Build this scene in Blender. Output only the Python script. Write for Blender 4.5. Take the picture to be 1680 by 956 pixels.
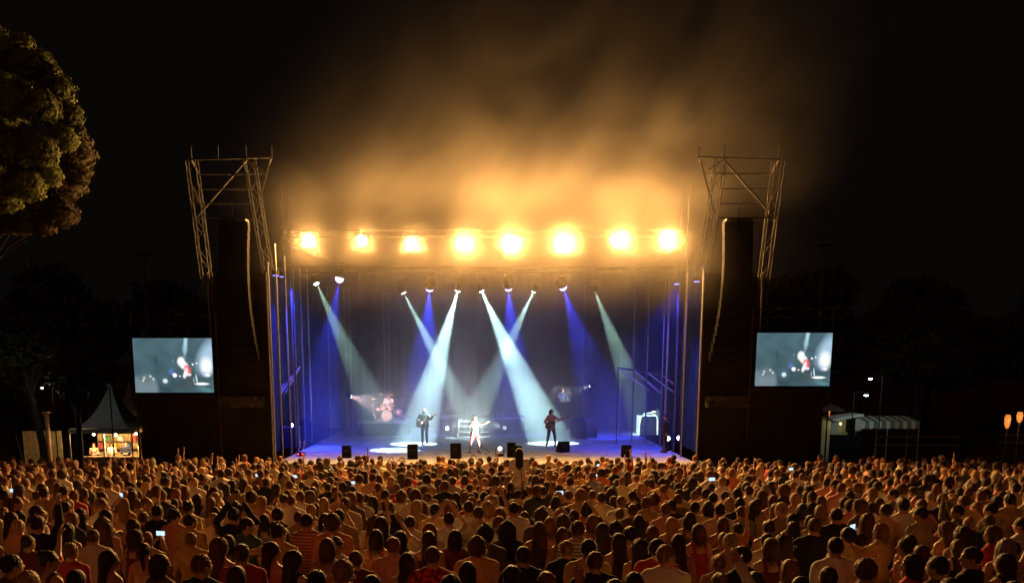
import bpy, bmesh, math, random
import numpy as np
from mathutils import Vector, Matrix
random.seed(7); rng = np.random.default_rng(7)
for o in list(bpy.data.objects): bpy.data.objects.remove(o)
scn = bpy.context.scene; COL = scn.collection
R = math.radians
# ------------------------------------------------------------------ camera
F = 1400.0; CX = 796.0; CY = 820.0; TH = math.atan(0.1642); H = 3.7
cam = bpy.data.objects.new('camera', bpy.data.cameras.new('camera')); COL.objects.link(cam)
cam.location = (0, 0, H); cam.rotation_euler = (math.pi / 2 - TH, 0, 0)
cam.data.sensor_width = 36; cam.data.lens = 36 * F / 1680
cam.data.shift_x = (840 - CX) / 1680; cam.data.shift_y = (CY - 478) / 1680
cam.data.clip_end = 2000; cam.data.clip_start = 0.1
scn.camera = cam
# ------------------------------------------------------------------ night sky
w = bpy.data.worlds.new('World'); scn.world = w; w.use_nodes = True
nt = w.node_tree; bg = nt.nodes['Background']
bg.inputs[0].default_value = (0.62, 0.42, 0.40, 1); bg.inputs[1].default_value = 0.0042
# ------------------------------------------------------------------ one dim warm sun added behind the camera to fill the crowd's backs
sl = bpy.data.lights.new('fill_sun', 'SUN'); sl.energy = 0.13; sl.angle = R(25); sl.color = (1.0, 0.24, 0.075)
so = bpy.data.objects.new('fill_sun', sl); COL.objects.link(so)
so.rotation_euler = (R(58), 0, R(-14))
# ------------------------------------------------------------------ render settings
scn.render.engine = 'CYCLES'
scn.view_settings.view_transform = 'Standard'; scn.view_settings.look = 'None'
scn.view_settings.exposure = 0; scn.view_settings.gamma = 1
cy = scn.cycles
cy.max_bounces = 4; cy.diffuse_bounces = 2; cy.glossy_bounces = 2; cy.transmission_bounces = 2
cy.volume_bounces = 2; cy.transparent_max_bounces = 4; cy.caustics_reflective = False; cy.caustics_refractive = False
cy.use_denoising = True; cy.denoiser = 'OPENIMAGEDENOISE'; cy.sample_clamp_indirect = 4
cy.volume_max_steps = 128; cy.volume_step_rate = 1.0; cy.use_adaptive_sampling = True; cy.adaptive_threshold = 0.02

SH, CH = math.sin(TH), math.cos(TH)
def P(px, py, Y):
    """point of the world at distance Y seen at photo pixel (px, py)"""
    t = (CY - py) / F
    ww = Y * (t * CH - SH) / (CH + t * SH)
    d = Y * CH - ww * SH
    return Vector(((px - CX) / F * d, Y, H + ww))
def G(px, py, z):
    """point at height z seen at photo pixel (px, py)"""
    t = (CY - py) / F; ww = z - H
    Y = ww * (CH + t * SH) / (t * CH - SH)
    d = Y * CH - ww * SH
    return Vector(((px - CX) / F * d, Y, z))
def proj(p):
    d = p[1] * CH - (p[2] - H) * SH; v = p[1] * SH + (p[2] - H) * CH
    return CX + F * p[0] / d, CY - F * v / d
def gz(y):
    """the meadow falls gently towards the stage"""
    return -0.0694 * min(max(y - 9.0, 0.0), 33.0)

# ------------------------------------------------------------------ materials
MAT = {}
def mat(name, col, rough=0.7, metal=0.0, var=0.25, scale=6.0, bump=0.0, source=None, spec=0.5, stretch=(1, 1, 1)):
    if name in MAT: return MAT[name]
    m = bpy.data.materials.new(name); m.use_nodes = True; n = m.node_tree; b = n.nodes['Principled BSDF']
    b.inputs['Roughness'].default_value = rough; b.inputs['Metallic'].default_value = metal
    b.inputs['Specular IOR Level'].default_value = spec
    tc = n.nodes.new('ShaderNodeTexCoord'); mp = n.nodes.new('ShaderNodeMapping'); mp.inputs['Scale'].default_value = stretch
    no = n.nodes.new('ShaderNodeTexNoise'); no.inputs['Scale'].default_value = scale; no.inputs['Detail'].default_value = 3
    n.links.new(tc.outputs['Object'], mp.inputs[0]); n.links.new(mp.outputs[0], no.inputs['Vector'])
    mr = n.nodes.new('ShaderNodeMapRange'); mr.inputs[1].default_value = 0.3; mr.inputs[2].default_value = 0.7
    mr.inputs[3].default_value = 1 - var; mr.inputs[4].default_value = 1 + var
    n.links.new(no.outputs['Fac'], mr.inputs[0])
    mx = n.nodes.new('ShaderNodeVectorMath'); mx.operation = 'SCALE'
    if source == 'object':
        oi = n.nodes.new('ShaderNodeObjectInfo'); n.links.new(oi.outputs['Color'], mx.inputs[0])
    elif source == 'attr':
        at = n.nodes.new('ShaderNodeVertexColor'); at.layer_name = 'Col'; n.links.new(at.outputs['Color'], mx.inputs[0])
    elif source == 'both':
        oi = n.nodes.new('ShaderNodeObjectInfo'); at = n.nodes.new('ShaderNodeVertexColor'); at.layer_name = 'Col'
        mm = n.nodes.new('ShaderNodeVectorMath'); mm.operation = 'MULTIPLY'
        n.links.new(oi.outputs['Color'], mm.inputs[0]); n.links.new(at.outputs['Color'], mm.inputs[1]); n.links.new(mm.outputs[0], mx.inputs[0])
    else: mx.inputs[0].default_value = col[:3]
    n.links.new(mr.outputs[0], mx.inputs['Scale']); n.links.new(mx.outputs[0], b.inputs['Base Color'])
    if bump:
        bp = n.nodes.new('ShaderNodeBump'); bp.inputs['Strength'].default_value = bump; bp.inputs['Distance'].default_value = 0.02
        n.links.new(no.outputs['Fac'], bp.inputs['Height']); n.links.new(bp.outputs[0], b.inputs['Normal'])
    MAT[name] = m; return m
def emis(name, col, s, attr=False):
    if name in MAT: return MAT[name]
    m = bpy.data.materials.new(name); m.use_nodes = True; n = m.node_tree; b = n.nodes['Principled BSDF']
    b.inputs['Base Color'].default_value = (0.02, 0.02, 0.02, 1); b.inputs['Roughness'].default_value = 0.3
    b.inputs['Emission Color'].default_value = (*col, 1); b.inputs['Emission Strength'].default_value = s
    if attr:
        at = n.nodes.new('ShaderNodeVertexColor'); at.layer_name = 'Col'; n.links.new(at.outputs['Color'], b.inputs['Emission Color'])
    MAT[name] = m; return m
ALU = mat('aluminium', (0.24, 0.235, 0.23), 0.55, 0.5, 0.25, 14)
STEEL = mat('galvanised_steel', (0.05, 0.048, 0.045), 0.75, 0.3, 0.4, 9)
BLK = mat('black_paint', (0.014, 0.014, 0.016), 0.9, 0, 0.3, 20, spec=.04)
CLOTHB = mat('black_stage_cloth', (0.012, 0.012, 0.014), 0.9, 0, 0.4, 3, 0.3)
SCRIM = mat('dark_scrim', (0.014, 0.0105, 0.008), 0.95, 0, 0.6, 1.6, 0.4)
DECK = mat('stage_deck', (0.42, 0.43, 0.45), 0.5, 0, 0.3, 2.5, 0.05)
WHITE = mat('white_paint', (0.75, 0.75, 0.74), 0.4, 0, 0.08, 8)
WOOD = mat('wood', (0.25, 0.13, 0.06), 0.6, 0, 0.35, 5, 0.1, stretch=(1, 1, 6))
DRUM = mat('drum_shell', (0.55, 0.30, 0.25), 0.25, 0.1, 0.1, 8)
BRASS = mat('cymbal_brass', (0.75, 0.52, 0.2), 0.25, 0.95, 0.15, 20)
GRASS = mat('trodden_grass', (0.045, 0.042, 0.02), 0.95, 0, 0.5, 1.2, 0.5)
BARK = mat('bark', (0.018, 0.014, 0.010), 0.9, 0, 0.4, 7, 0.6, stretch=(1, 1, .3))
TENT = mat('tent_canvas', (0.10, 0.097, 0.092), 0.8, 0, 0.12, 2, 0.1)
REDP = mat('red_plastic', (0.5, 0.03, 0.03), 0.35)

# ------------------------------------------------------------------ mesh helpers
class MB:
    def __init__(s): s.v = []; s.f = []; s.m = []; s.n = 0
    def add(s, v, f, mi=0):
        s.v.extend([tuple(q) for q in v]); s.f.extend([tuple(i + s.n for i in q) for q in f]); s.m.extend([mi] * len(f)); s.n += len(v); return s
    def box(s, c, d, rz=0, mi=0, M=None):
        c = Vector(c); x, y, z = [q / 2 for q in d]
        vs = [Vector((a * x, b * y, e * z)) for a in (-1, 1) for b in (-1, 1) for e in (-1, 1)]
        if M is None: M = Matrix.Rotation(rz, 3, 'Z')
        vs = [M @ q + c for q in vs]
        return s.add(vs, [(0, 1, 3, 2), (4, 6, 7, 5), (0, 4, 5, 1), (2, 3, 7, 6), (0, 2, 6, 4), (1, 5, 7, 3)], mi)
    def tube(s, pts, r, n=6, mi=0, caps=True):
        pts = [Vector(p) for p in pts]
        if not isinstance(r, (list, tuple)): r = [r] * len(pts)
        V = []; up = None
        for i, p in enumerate(pts):
            d = (pts[min(i + 1, len(pts) - 1)] - pts[max(i - 1, 0)]).normalized()
            if up is None: up = Vector((0, 0, 1)) if abs(d.z) < .9 else Vector((1, 0, 0))
            a = d.cross(up).normalized(); b = a.cross(d).normalized(); up = b
            for k in range(n):
                t = 2 * math.pi * k / n; V.append(p + r[i] * (math.cos(t) * a + math.sin(t) * b))
        Fc = []
        for i in range(len(pts) - 1):
            for k in range(n): Fc.append((i * n + k, i * n + (k + 1) % n, (i + 1) * n + (k + 1) % n, (i + 1) * n + k))
        if caps: Fc.append(tuple(range(n))[::-1]); Fc.append(tuple(range((len(pts) - 1) * n, len(pts) * n)))
        return s.add(V, Fc, mi)
    def lathe(s, prof, c=(0, 0, 0), n=12, mi=0, M=None):
        c = Vector(c); V = []
        for (r, z) in prof:
            for k in range(n):
                t = 2 * math.pi * k / n; q = Vector((r * math.cos(t), r * math.sin(t), z)); V.append((M @ q if M else q) + c)
        Fc = [(i * n + k, i * n + (k + 1) % n, (i + 1) * n + (k + 1) % n, (i + 1) * n + k) for i in range(len(prof) - 1) for k in range(n)]
        Fc.append(tuple(range(n))[::-1]); Fc.append(tuple(range((len(prof) - 1) * n, len(prof) * n)))
        return s.add(V, Fc, mi)
    def build(s, name, mats, parent=None, smooth=False, loc=None):
        me = bpy.data.meshes.new(name); me.from_pydata(s.v, [], s.f)
        for m in (mats if isinstance(mats, (list, tuple)) else [mats]): me.materials.append(m)
        me.polygons.foreach_set('material_index', s.m)
        if smooth: me.polygons.foreach_set('use_smooth', [True] * len(s.f))
        me.update(); return link(name, me, parent, loc)
def link(name, me, parent=None, loc=None):
    o = bpy.data.objects.new(name, me); COL.objects.link(o)
    if parent is not None: o.parent = parent
    if loc is not None: o.location = loc
    return o
def tag(o, label=None, cat=None, group=None, kind=None):
    if label: o['label'] = label
    if cat: o['category'] = cat
    if group: o['group'] = group
    if kind: o['kind'] = kind
    return o
def thing(name, loc, label, cat, group=None, rz=0):
    o = bpy.data.objects.new(name, None); COL.objects.link(o); o.location = loc; o.rotation_euler = (0, 0, rz); o.empty_display_size = .2
    return tag(o, label, cat, group)
def copy_tree(o, parent=None):
    c = o.copy(); COL.objects.link(c); c.parent = parent
    for ch in list(o.children): copy_tree(ch, c)
    return c
def lamp(name, kind, loc, aim, energy, col, parent=None, size=0.1, cone=30, blend=0.15):
    L = bpy.data.lights.new(name, kind); L.energy = energy; L.color = col
    if kind == 'SPOT': L.spot_size = R(cone); L.spot_blend = blend; L.shadow_soft_size = size
    elif kind == 'AREA': L.shape = 'DISK'; L.size = size
    else: L.shadow_soft_size = size
    o = bpy.data.objects.new(name, L); COL.objects.link(o); o.location = loc
    o.rotation_euler = (Vector(aim) - Vector(loc)).to_track_quat('-Z', 'Y').to_euler()
    if parent is not None:
        bpy.context.view_layer.update(); o.parent = parent; o.matrix_parent_inverse = parent.matrix_world.inverted()
    return o

# ------------------------------------------------------------------ smoke and haze (real volumes, lit by the stage lamps)
ZS = -0.2                 # stage floor
def volume(name, lo, hi, dens, colr, label, mode, g=0.0, step=1.0):
    lo, hi = Vector(lo), Vector(hi)
    mb = MB().box((0, 0, 0), hi - lo)
    m = bpy.data.materials.new(name); m.use_nodes = True; n = m.node_tree; n.nodes.clear()
    out = n.nodes.new('ShaderNodeOutputMaterial'); pv = n.nodes.new('ShaderNodeVolumePrincipled')
    pv.inputs['Color'].default_value = (*colr, 1); pv.inputs['Anisotropy'].default_value = g
    n.links.new(pv.outputs[0], out.inputs['Volume'])
    N = n.nodes.new; L = n.links.new
    def math_(op, a, b=None, c=None):
        q = N('ShaderNodeMath'); q.operation = op
        for i, x in enumerate((a, b, c)):
            if x is None: continue
            if isinstance(x, (int, float)): q.inputs[i].default_value = x
            else: L(x, q.inputs[i])
        return q.outputs[0]
    def ramp(x, a, b, c=0.0, d=1.0):
        q = N('ShaderNodeMapRange'); q.interpolation_type = 'SMOOTHSTEP'
        L(x, q.inputs[0]); q.inputs[1].default_value = a; q.inputs[2].default_value = b; q.inputs[3].default_value = c; q.inputs[4].default_value = d
        return q.outputs[0]
    tc = N('ShaderNodeNewGeometry'); mp = N('ShaderNodeMapping'); sx = N('ShaderNodeSeparateXYZ')
    L(tc.outputs['Position'], sx.inputs[0]); L(tc.outputs['Position'], mp.inputs[0])
    no = N('ShaderNodeTexNoise'); mr_ = N('ShaderNodeMapping'); L(tc.outputs['Position'], mr_.inputs[0]); L(mr_.outputs[0], mp.inputs[0])
    L(mp.outputs[0], no.inputs['Vector'])
    X, Y, Z = sx.outputs; Z = math_('ADD', Z, 0.9)
    if mode == 'plume':
        # blown to the upper right: billows stretched along the wind
        mr_.inputs['Rotation'].default_value = (0, R(50), 0); mp.inputs['Scale'].default_value = (0.15, 0.2, 0.25)
        no.inputs['Scale'].default_value = 1.0; no.inputs['Detail'].default_value = 4.0; no.inputs['Roughness'].default_value = 0.55; no.inputs['Distortion'].default_value = 1.3
        base = ramp(no.outputs['Fac'], 0.36, 0.70, 0.22, 0.95)
        # left border leans with the wind, right border too
        left = math_('SUBTRACT', X, math_('MULTIPLY', math_('SUBTRACT', Z, 8.0), 0.62))     # X - .62 (Z-8)
        right = math_('SUBTRACT', X, math_('MULTIPLY', math_('SUBTRACT', Z, 8.0), 0.22))
        mk = math_('MULTIPLY', ramp(left, -12.0, -4.0), ramp(right, 7.0, 13.0, 1.0, 0.0))
        mk = math_('MULTIPLY', mk, ramp(Z, 5.9, 8.0)); mk = math_('MULTIPLY', mk, ramp(Z, 9.0, 11.2, 0.50, 0.85))
        mk = math_('MULTIPLY', mk, math_('MULTIPLY_ADD', math_('MAXIMUM', ramp(Y, 34.7, 35.5), ramp(Z, 9.5, 11.2)), 0.80, 0.20))
        near_ = math_('MULTIPLY', math_('MULTIPLY', ramp(Y, 35.0, 35.5), ramp(Z, 8.3, 9.0)), ramp(Z, 9.7, 10.6, 1.0, 0.0))  # denser smoke layer shaped around the blinders to give them halos
        mk = math_('MULTIPLY', mk, math_('MULTIPLY_ADD', near_, 1.5, 1.0))
        mk = math_('MULTIPLY', mk, ramp(Z, 10.5, 22.0, 1.0, 0.22))
        mk = math_('MULTIPLY', mk, ramp(X, -8.0, 7.0, 0.6, 1.2))
        mk = math_('MULTIPLY', mk, math_('MULTIPLY', ramp(Y, lo.y, lo.y + 2.5), ramp(Y, hi.y - 3, hi.y, 1.0, 0.0)))
        L(math_('MULTIPLY', math_('MULTIPLY', base, mk), dens), pv.inputs['Density'])
    else:
        mp.inputs['Scale'].default_value = (0.3, 0.3, 0.22)
        no.inputs['Scale'].default_value = 1.0; no.inputs['Detail'].default_value = 2.0; no.inputs['Roughness'].default_value = 0.5; no.inputs['Distortion'].default_value = 0.8
        base = ramp(no.outputs['Fac'], 0.36, 0.66, 0.45, 1.35)
        mk = math_('MULTIPLY', ramp(Z, 0.8, 5.5, 1.9, 0.75), ramp(Z, hi.z - .3, hi.z + .9, 1.0, 0.0))
        mk = math_('MULTIPLY', mk, ramp(math_('ABSOLUTE', X), 2.2, 5.5, 1.1, 0.42))
        mk = math_('MULTIPLY', mk, ramp(Y, 35.6, 38.4, 0.02, 1.0))
        L(math_('MULTIPLY', math_('MULTIPLY', base, mk), dens), pv.inputs['Density'])
    try: m.volume_intersection_method = 'FAST'
    except Exception: pass
    o = mb.build(name, m, None, loc=(lo + hi) / 2)
    m.cycles.volume_step_rate = step; m.cycles.volume_sampling = 'EQUIANGULAR'
    return tag(o, label, None, None, 'stuff')
volume('haze', (-8.2, 35.5, ZS + .02), (8.2, 49.5, 7.7), 0.062, (0.93, 0.97, 1.0), 'thin white theatrical haze hanging over the stage', 'stage', 0.0, 0.5)
volume('smoke', (-13, 29.5, 5.0), (17, 45, 29), 0.085, (1.0, 0.95, 0.86), 'amber lit smoke drifting up and to the right above the stage', 'plume', 0.72, 0.35)

# ------------------------------------------------------------------ ground
mb = MB()
ys = [-60, 0, 9, 13, 17, 21, 25, 29, 42, 60, 300, 1500]; xs = [-1500, -200, -40, -20, 0, 20, 40, 200, 1500]
V = [(x, y, gz(y)) for y in ys for x in xs]
Fc = [(j * 9 + i, j * 9 + i + 1, (j + 1) * 9 + i + 1, (j + 1) * 9 + i) for j in range(len(ys) - 1) for i in range(8)]
tag(mb.add(V, Fc).build('ground', GRASS), 'trodden meadow sloping gently down to the stage', None, None, 'structure')
ZG = gz(33)
# ------------------------------------------------------------------ stage
YF = 32.2
SX0, SX1 = P(449, 750, YF).x, P(1146, 740, YF).x
st = thing('stage', (0, YF, ZG), 'long black stage deck across the front of the crowd', 'stage')
def stg(mb, name, m, **k): return mb.build(name, m, st, loc=(0, -YF, -ZG), **k)
nx = 8; wx = (SX1 - SX0) / nx
for i in range(nx):
    for j in range(4):
        x = SX0 + wx * (i + .5); y0 = YF + 1.5 + j * 4.5 - 1.5
        stg(MB().box((x, y0 + 2.25, ZS - .05), (wx - .012, 4.488, .1)), 'deck_panel', DECK)
stg(MB().box(((SX0 + SX1) / 2, YF - .045, ZS - .14), (SX1 - SX0, .06, .22)), 'fascia', BLK)
mb = MB(); N = 160
for i in range(N + 1):
    x = SX0 + (SX1 - SX0) * i / N; y = YF + .06 + .03 * math.sin(i * 1.9)
    mb.v += [(x, y, ZG), (x, y, ZS - .101)]; mb.n += 2
mb.f = [(2 * i, 2 * i + 2, 2 * i + 3, 2 * i + 1) for i in range(N)]; mb.m = [0] * N
stg(mb, 'skirt', CLOTHB)
for i in range(6):
    for j in range(4):
        stg(MB().tube([(SX0 + .6 + i * (SX1 - SX0 - 1.2) / 5, YF + .6 + j * 5.4, gz(YF + .6 + j * 5.4)), (SX0 + .6 + i * (SX1 - SX0 - 1.2) / 5, YF + .6 + j * 5.4, ZS - .1)], .05), 'leg', STEEL)

def drape(name, x0, y0, x1, y1, z0, z1, label, m=CLOTHB, amp=.12, k=2.6, parent=None, cat='curtain'):
    L_ = math.hypot(x1 - x0, y1 - y0); n = max(8, int(L_ * 7)); nxn, nyn = -(y1 - y0) / L_, (x1 - x0) / L_
    mb = MB(); rows = 7
    for r in range(rows):
        z = z0 + (z1 - z0) * r / (rows - 1)
        for i in range(n + 1):
            t = i / n; s_ = t * L_; o_ = amp * (math.sin(s_ * k * 2) * .6 + .4 * math.sin(s_ * k * 5.3 + 1.3)) * (1.15 - .4 * r / (rows - 1)) + .04 * math.sin(s_ * 1.1 + r)
            mb.v.append((x0 + (x1 - x0) * t + nxn * o_, y0 + (y1 - y0) * t + nyn * o_, z)); mb.n += 1
    mb.f = [(r * (n + 1) + i, r * (n + 1) + i + 1, (r + 1) * (n + 1) + i + 1, (r + 1) * (n + 1) + i) for r in range(rows - 1) for i in range(n)]
    mb.m = [0] * len(mb.f)
    o = mb.build(name, m, parent, smooth=True)
    if parent is None: tag(o, label, cat)
    return o
YB = 49.6
drape('curtain', SX0 - 2.5, YB, SX1 + 2.5, YB, ZS, 8.7, 'black backdrop curtain hanging in folds behind the band', mat('backdrop_cloth', (0.06, 0.06, 0.07), .9, 0, .3, 2, .2))
for s_ in (-1, 1):
    xo = (SX0 if s_ < 0 else SX1) + s_ * 1.0
    drape('curtain', xo, 36.5, xo, YB, ZS, 7.7, ('long black curtain closing the %s side of the stage' % ('food stall' if s_ < 0 else 'awning')), mat('leg_cloth', (0.03, 0.03, 0.034), .85, 0, .3, 2, .2), .1)

# trusses -----------------------------------------------------------
def truss(parent, a, b, wd=.4, r=.026, step=.6, m=BLK, up=None, tri=False):
    a, b = Vector(a), Vector(b); d = (b - a).normalized()
    u = Vector(up) if up else (Vector((0, 0, 1)) if abs(d.z) < .8 else Vector((0, 1, 0)))
    s1 = d.cross(u).normalized() * wd / 2; s2 = s1.cross(d).normalized() * wd / 2
    cs = [s1 + s2, s1 - s2, -s1 - s2, -s1 + s2]
    for c in cs: MB().tube([a + c, b + c], r, 6).build('chord', m, parent)
    mb = MB(); n = max(2, round((b - a).length / step))
    for i in range(n):
        p, q = a + (b - a) * i / n, a + (b - a) * (i + 1) / n
        for k in range(4):
            c1, c2 = cs[k], cs[(k + 1) % 4]
            if i % 2: c1, c2 = c2, c1
            mb.tube([p + c1, q + c2], r * .55, 4, caps=False)
    o = mb.build('lattice', m, parent); return o
def truss_thing(name, a, b, label, cat='truss', **k):
    t = thing(name, (0, 0, 0), label, cat, 'trusses of the stage roof'); truss(t, a, b, **k); return t
ZB = P(796, 398, 36).z
zt = ZB + .45
truss_thing('roof_truss', (SX0 - .3, 36.7, zt), (SX1 + .3, 36.7, zt), 'front roof truss carrying the row of amber blinders', wd=.26, r=.012, step=.5, m=mat('matt_black', (.004, .004, .004), .95, 0, .2, 9, spec=0))
ZM = P(790, 474, 39).z
truss_thing('roof_truss', (SX0 - .3, 39.2, ZM + .85), (SX1 + .3, 39.2, ZM + .85), 'middle roof truss with the white beam and blue wash lamps', wd=.26, r=.014, m=MAT['matt_black'])
truss_thing('roof_truss', (SX0 - .3, YB - .6, 8.7), (SX1 + .3, YB - .6, 8.7), 'rear roof truss above the black backdrop curtain', wd=.3, r=.014, m=MAT['matt_black'])
truss_thing('roof_truss', (SX0 - .35, 36.9, zt), (SX0 - .35, YB - .6, 8.7), 'side roof truss running back above the blue lit curtains', wd=.3, r=.014, m=MAT['matt_black'])
truss_thing('roof_truss', (SX1 + .35, 36.9, zt), (SX1 + .35, YB - .6, 8.7), 'side roof truss running back above the covered flight case', wd=.3, r=.014, m=MAT['matt_black'])

# stage-edge scaffolds with slim bright poles
def poles(lst, label, cat='scaffold'):
    t = thing('scaffold', (0, 0, 0), label, cat)
    for (px, y0, y1, Y, r) in lst:
        a = P(px, y1, Y); b = P(px - (px - CX) * (y1 - y0) / 8750 * -1, y0, Y)
        a = Vector((a.x, Y, ZS)); b = Vector((a.x, Y, b.z))
        MB().tube([a, b], r, 6).build('pole', ALU, t)
    return t
tL = poles([(452, 430, 750, 33, .035), (464, 400, 740, 34.5, .035), (478, 420, 730, 36, .04), (490, 440, 722, 37.5, .035), (501, 440, 716, 39, .03), (512, 440, 712, 41, .03), (543, 470, 708, 44, .03)], 'row of slim aluminium poles along the blue lit side of the stage')
tR = poles([(1143, 440, 735, 33, .035), (1118, 445, 728, 34.5, .035), (1090, 445, 722, 36.3, .04), (1083, 450, 720, 38, .03), (1058, 455, 716, 39.5, .035), (1036, 455, 712, 41.5, .035), (1016, 560, 708, 44, .03), (955, 450, 706, 47, .03)], 'row of slim aluminium poles beside the covered flight case')
for (px, Y, lb) in ((574, 44, 'slim upright truss left of the drum riser'), (637, 47, 'slim upright truss behind the drum riser')):
    t = thing('truss_tower', (0, 0, 0), lb, 'truss'); a = G(px, 700, ZS); a = P(px, 700, Y); truss(t, (a.x, Y, ZS), (a.x, Y, 7.3), wd=.28, r=.02, step=.4, m=ALU)
# raked stair trusses at both wings
def ramp(pts_top, drop, label, Y):
    t = thing('stair_truss', (0, 0, 0), label, 'stair truss')
    tp = [P(x, y, Y + (i * .4)) for i, (x, y) in enumerate(pts_top)]
    for i in range(len(tp) - 1): MB().tube([tp[i], tp[i + 1]], .045, 6).build('rail', ALU, t)
    for i in range(len(tp) - 1):
        q = tp[i + 1] + Vector((0, 0, -drop)); 
        MB().tube([tp[i], tp[i + 1] + Vector(((tp[i + 1].x - tp[i].x) * .9, 0, -drop * .75))], .042, 6).build('strut', WHITE, t)
        MB().tube([tp[i], Vector((tp[i].x, tp[i].y, ZS))], .022, 6).build('post', STEEL, t)
    return t
ramp([(1014, 603), (1040, 607), (1062, 611), (1088, 616), (1112, 621), (1138, 640)], 1.25, 'raked aluminium stair truss rising behind the covered flight case', 40)
ramp([(492, 602), (481, 615), (468, 628), (455, 640)], 1.0, 'small raked stair truss at the blue lit wing', 37)

# ------------------------------------------------------------------ PA towers
def tower(sg):
    X = lambda off, y, Y: P(CX + sg * off, y, Y)
    lb = 'food stall side' if sg < 0 else 'awning side'
    t = thing('speaker_tower', (0, 0, 0), 'tall scaffold tower with leaning masts on the %s of the stage' % lb, 'tower', 'pair of speaker towers')
    # scrim-clad body
    xi0, xo0 = X(349, 740, 33.0).x, X(440, 740, 33.0).x
    zt_ = X(356, 447, 33.0).z
    for (y, x0, x1, z0, z1) in ((33.0, xi0, xo0, ZG, 2.4), (33.05, xi0, xo0, 2.4, zt_)):
        drape('scrim', x0, y, x1, y, z0, z1 if z0 > 0 else z1, '', SCRIM, .035, 1.1, t)
    drape('scrim', xo0, 33.05, xo0, 37, ZG, zt_, '', SCRIM, .03, 1.1, t)
    for x in (xi0 - sg * .05, xo0):
        for y in (32.93, 37.05): MB().tube([(x, y, ZG), (x, y, zt_)], .03, 6).build('pole', ALU, t)
    z = ZG + 2
    while z < zt_:
        MB().tube([(xi0, 33.15, z), (xo0, 33.15, z)], .024, 5).build('ledger', STEEL, t); z += 2
    # leaning masts
    ib, it = X(356, 447, 33.0), X(387, 262, 31.0)
    ob, ot = X(452, 500, 33.0), X(482, 262, 31.0)
    im = X(380, 358, 31.9); om = X(476, 358, 31.9)
    truss(t, ib, it, wd=.34, r=.019, step=.55, m=STEEL, up=(0, 1, .3))
    truss(t, ob, ot, wd=.34, r=.019, step=.55, m=STEEL, up=(0, 1, .3))
    def tb(a, b, r=.032): MB().tube([a, b], r, 6).build('beam', STEEL, t)
    ft = X(350, 258, 31.2)
    tb(ot, ft); tb(X(470, 286, 31.1), X(386, 286, 31.1), .024); tb(X(470, 310, 31.3), X(386, 310, 31.3), .024); tb(X(478, 334, 31.5), X(384, 334, 31.5), .024)
    tb(om, im); tb(X(391, 262, 30.9), X(474, 357, 31.7), .036); tb(X(353, 262, 31.15), X(376, 350, 31.7)); tb(X(390, 262, 31.0), X(366, 280, 31.1), .024)
    tb(X(483, 300, 31.1), X(462, 345, 31.6), .022)
    for off in (350, 392, 438, 482): tb(X(off, 262, 31.1), X(off, 262, 31.1) + Vector((0, 0, .45)), .022)
    # back side of the tower head
    tb(X(470, 285, 33.5), X(360, 285, 33.5), .026); tb(X(360, 285, 33.5), ft, .026); tb(X(470, 285, 33.5), ot, .026)
    MB().tube([X(335, 300, 36.3), (X(335, 300, 36.3).x, 36.3, ZG)], .04, 6).build('pole', STEEL, t)
    MB().tube([X(322, 318, 36.8), (X(322, 318, 36.8).x, 36.8, ZG)], .03, 6).build('pole', STEEL, t)
    # motor hook
    p = X(415, 362, 31.6); MB().box(p + Vector((0, 0, -.15)), (.16, .16, .34)).tube([p, p + Vector((0, 0, .5))], .012).build('chain_hoist', BLK, t)
    # line array
    la = thing('line_array', (0, 0, 0), 'long curved black line array hanging on the %s of the stage' % lb, 'speaker', 'pair of line arrays')
    n = 16; prev = None
    for i in range(n):
        u = i / (n - 1); yy = 372 + (583 - 372) * u
        off = 414 + 2 * math.sin(u * 2) - 26 * u ** 2.3 if sg > 0 else 411 + 4 * math.sin(u * 2) - 22 * u ** 2.3
        c = X(off, yy, 31.9 + .9 * u ** 2.2); ang = -.02 - .34 * u ** 2
        M = Matrix.Rotation(-sg * .10, 3, 'Z') @ Matrix.Rotation(-ang, 3, 'X')
        MB().box(c, (1.0, .5, .325), M=M).build('cabinet', BLK, la)
        MB().box(c + M @ Vector((0, -.27, 0)), (.9, .03, .27), M=M).build('grille', mat('speaker_grille', (.014, .014, .015), .9, 0, .2, 30, spec=.04), la)
    c = X(411 if sg < 0 else 414, 362, 31.9); MB().box(c, (.9, .5, .07)).build('frame', STEEL, la)
    return t
tower(-1); tower(1)
# low folded sheets at the foot of each tower
for sg in (-1, 1):
    a = P(CX + sg * 438, 652, 32.7); b = P(CX + sg * 362, 652, 32.7)
    for k in range(9):
        x = a.x + (b.x - a.x) * (k + .5) / 9
        pass
    drape('scrim', a.x, 32.75, b.x, 32.75, a.z - .38, a.z + .05, 'crumpled grey sheet tied across the %s tower' % ('food stall side' if sg < 0 else 'awning side'), mat('grey_sheet', (.035, .035, .03), .8, 0, .9, 5, .8), .10, 4.4, None, 'sheet')

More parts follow.
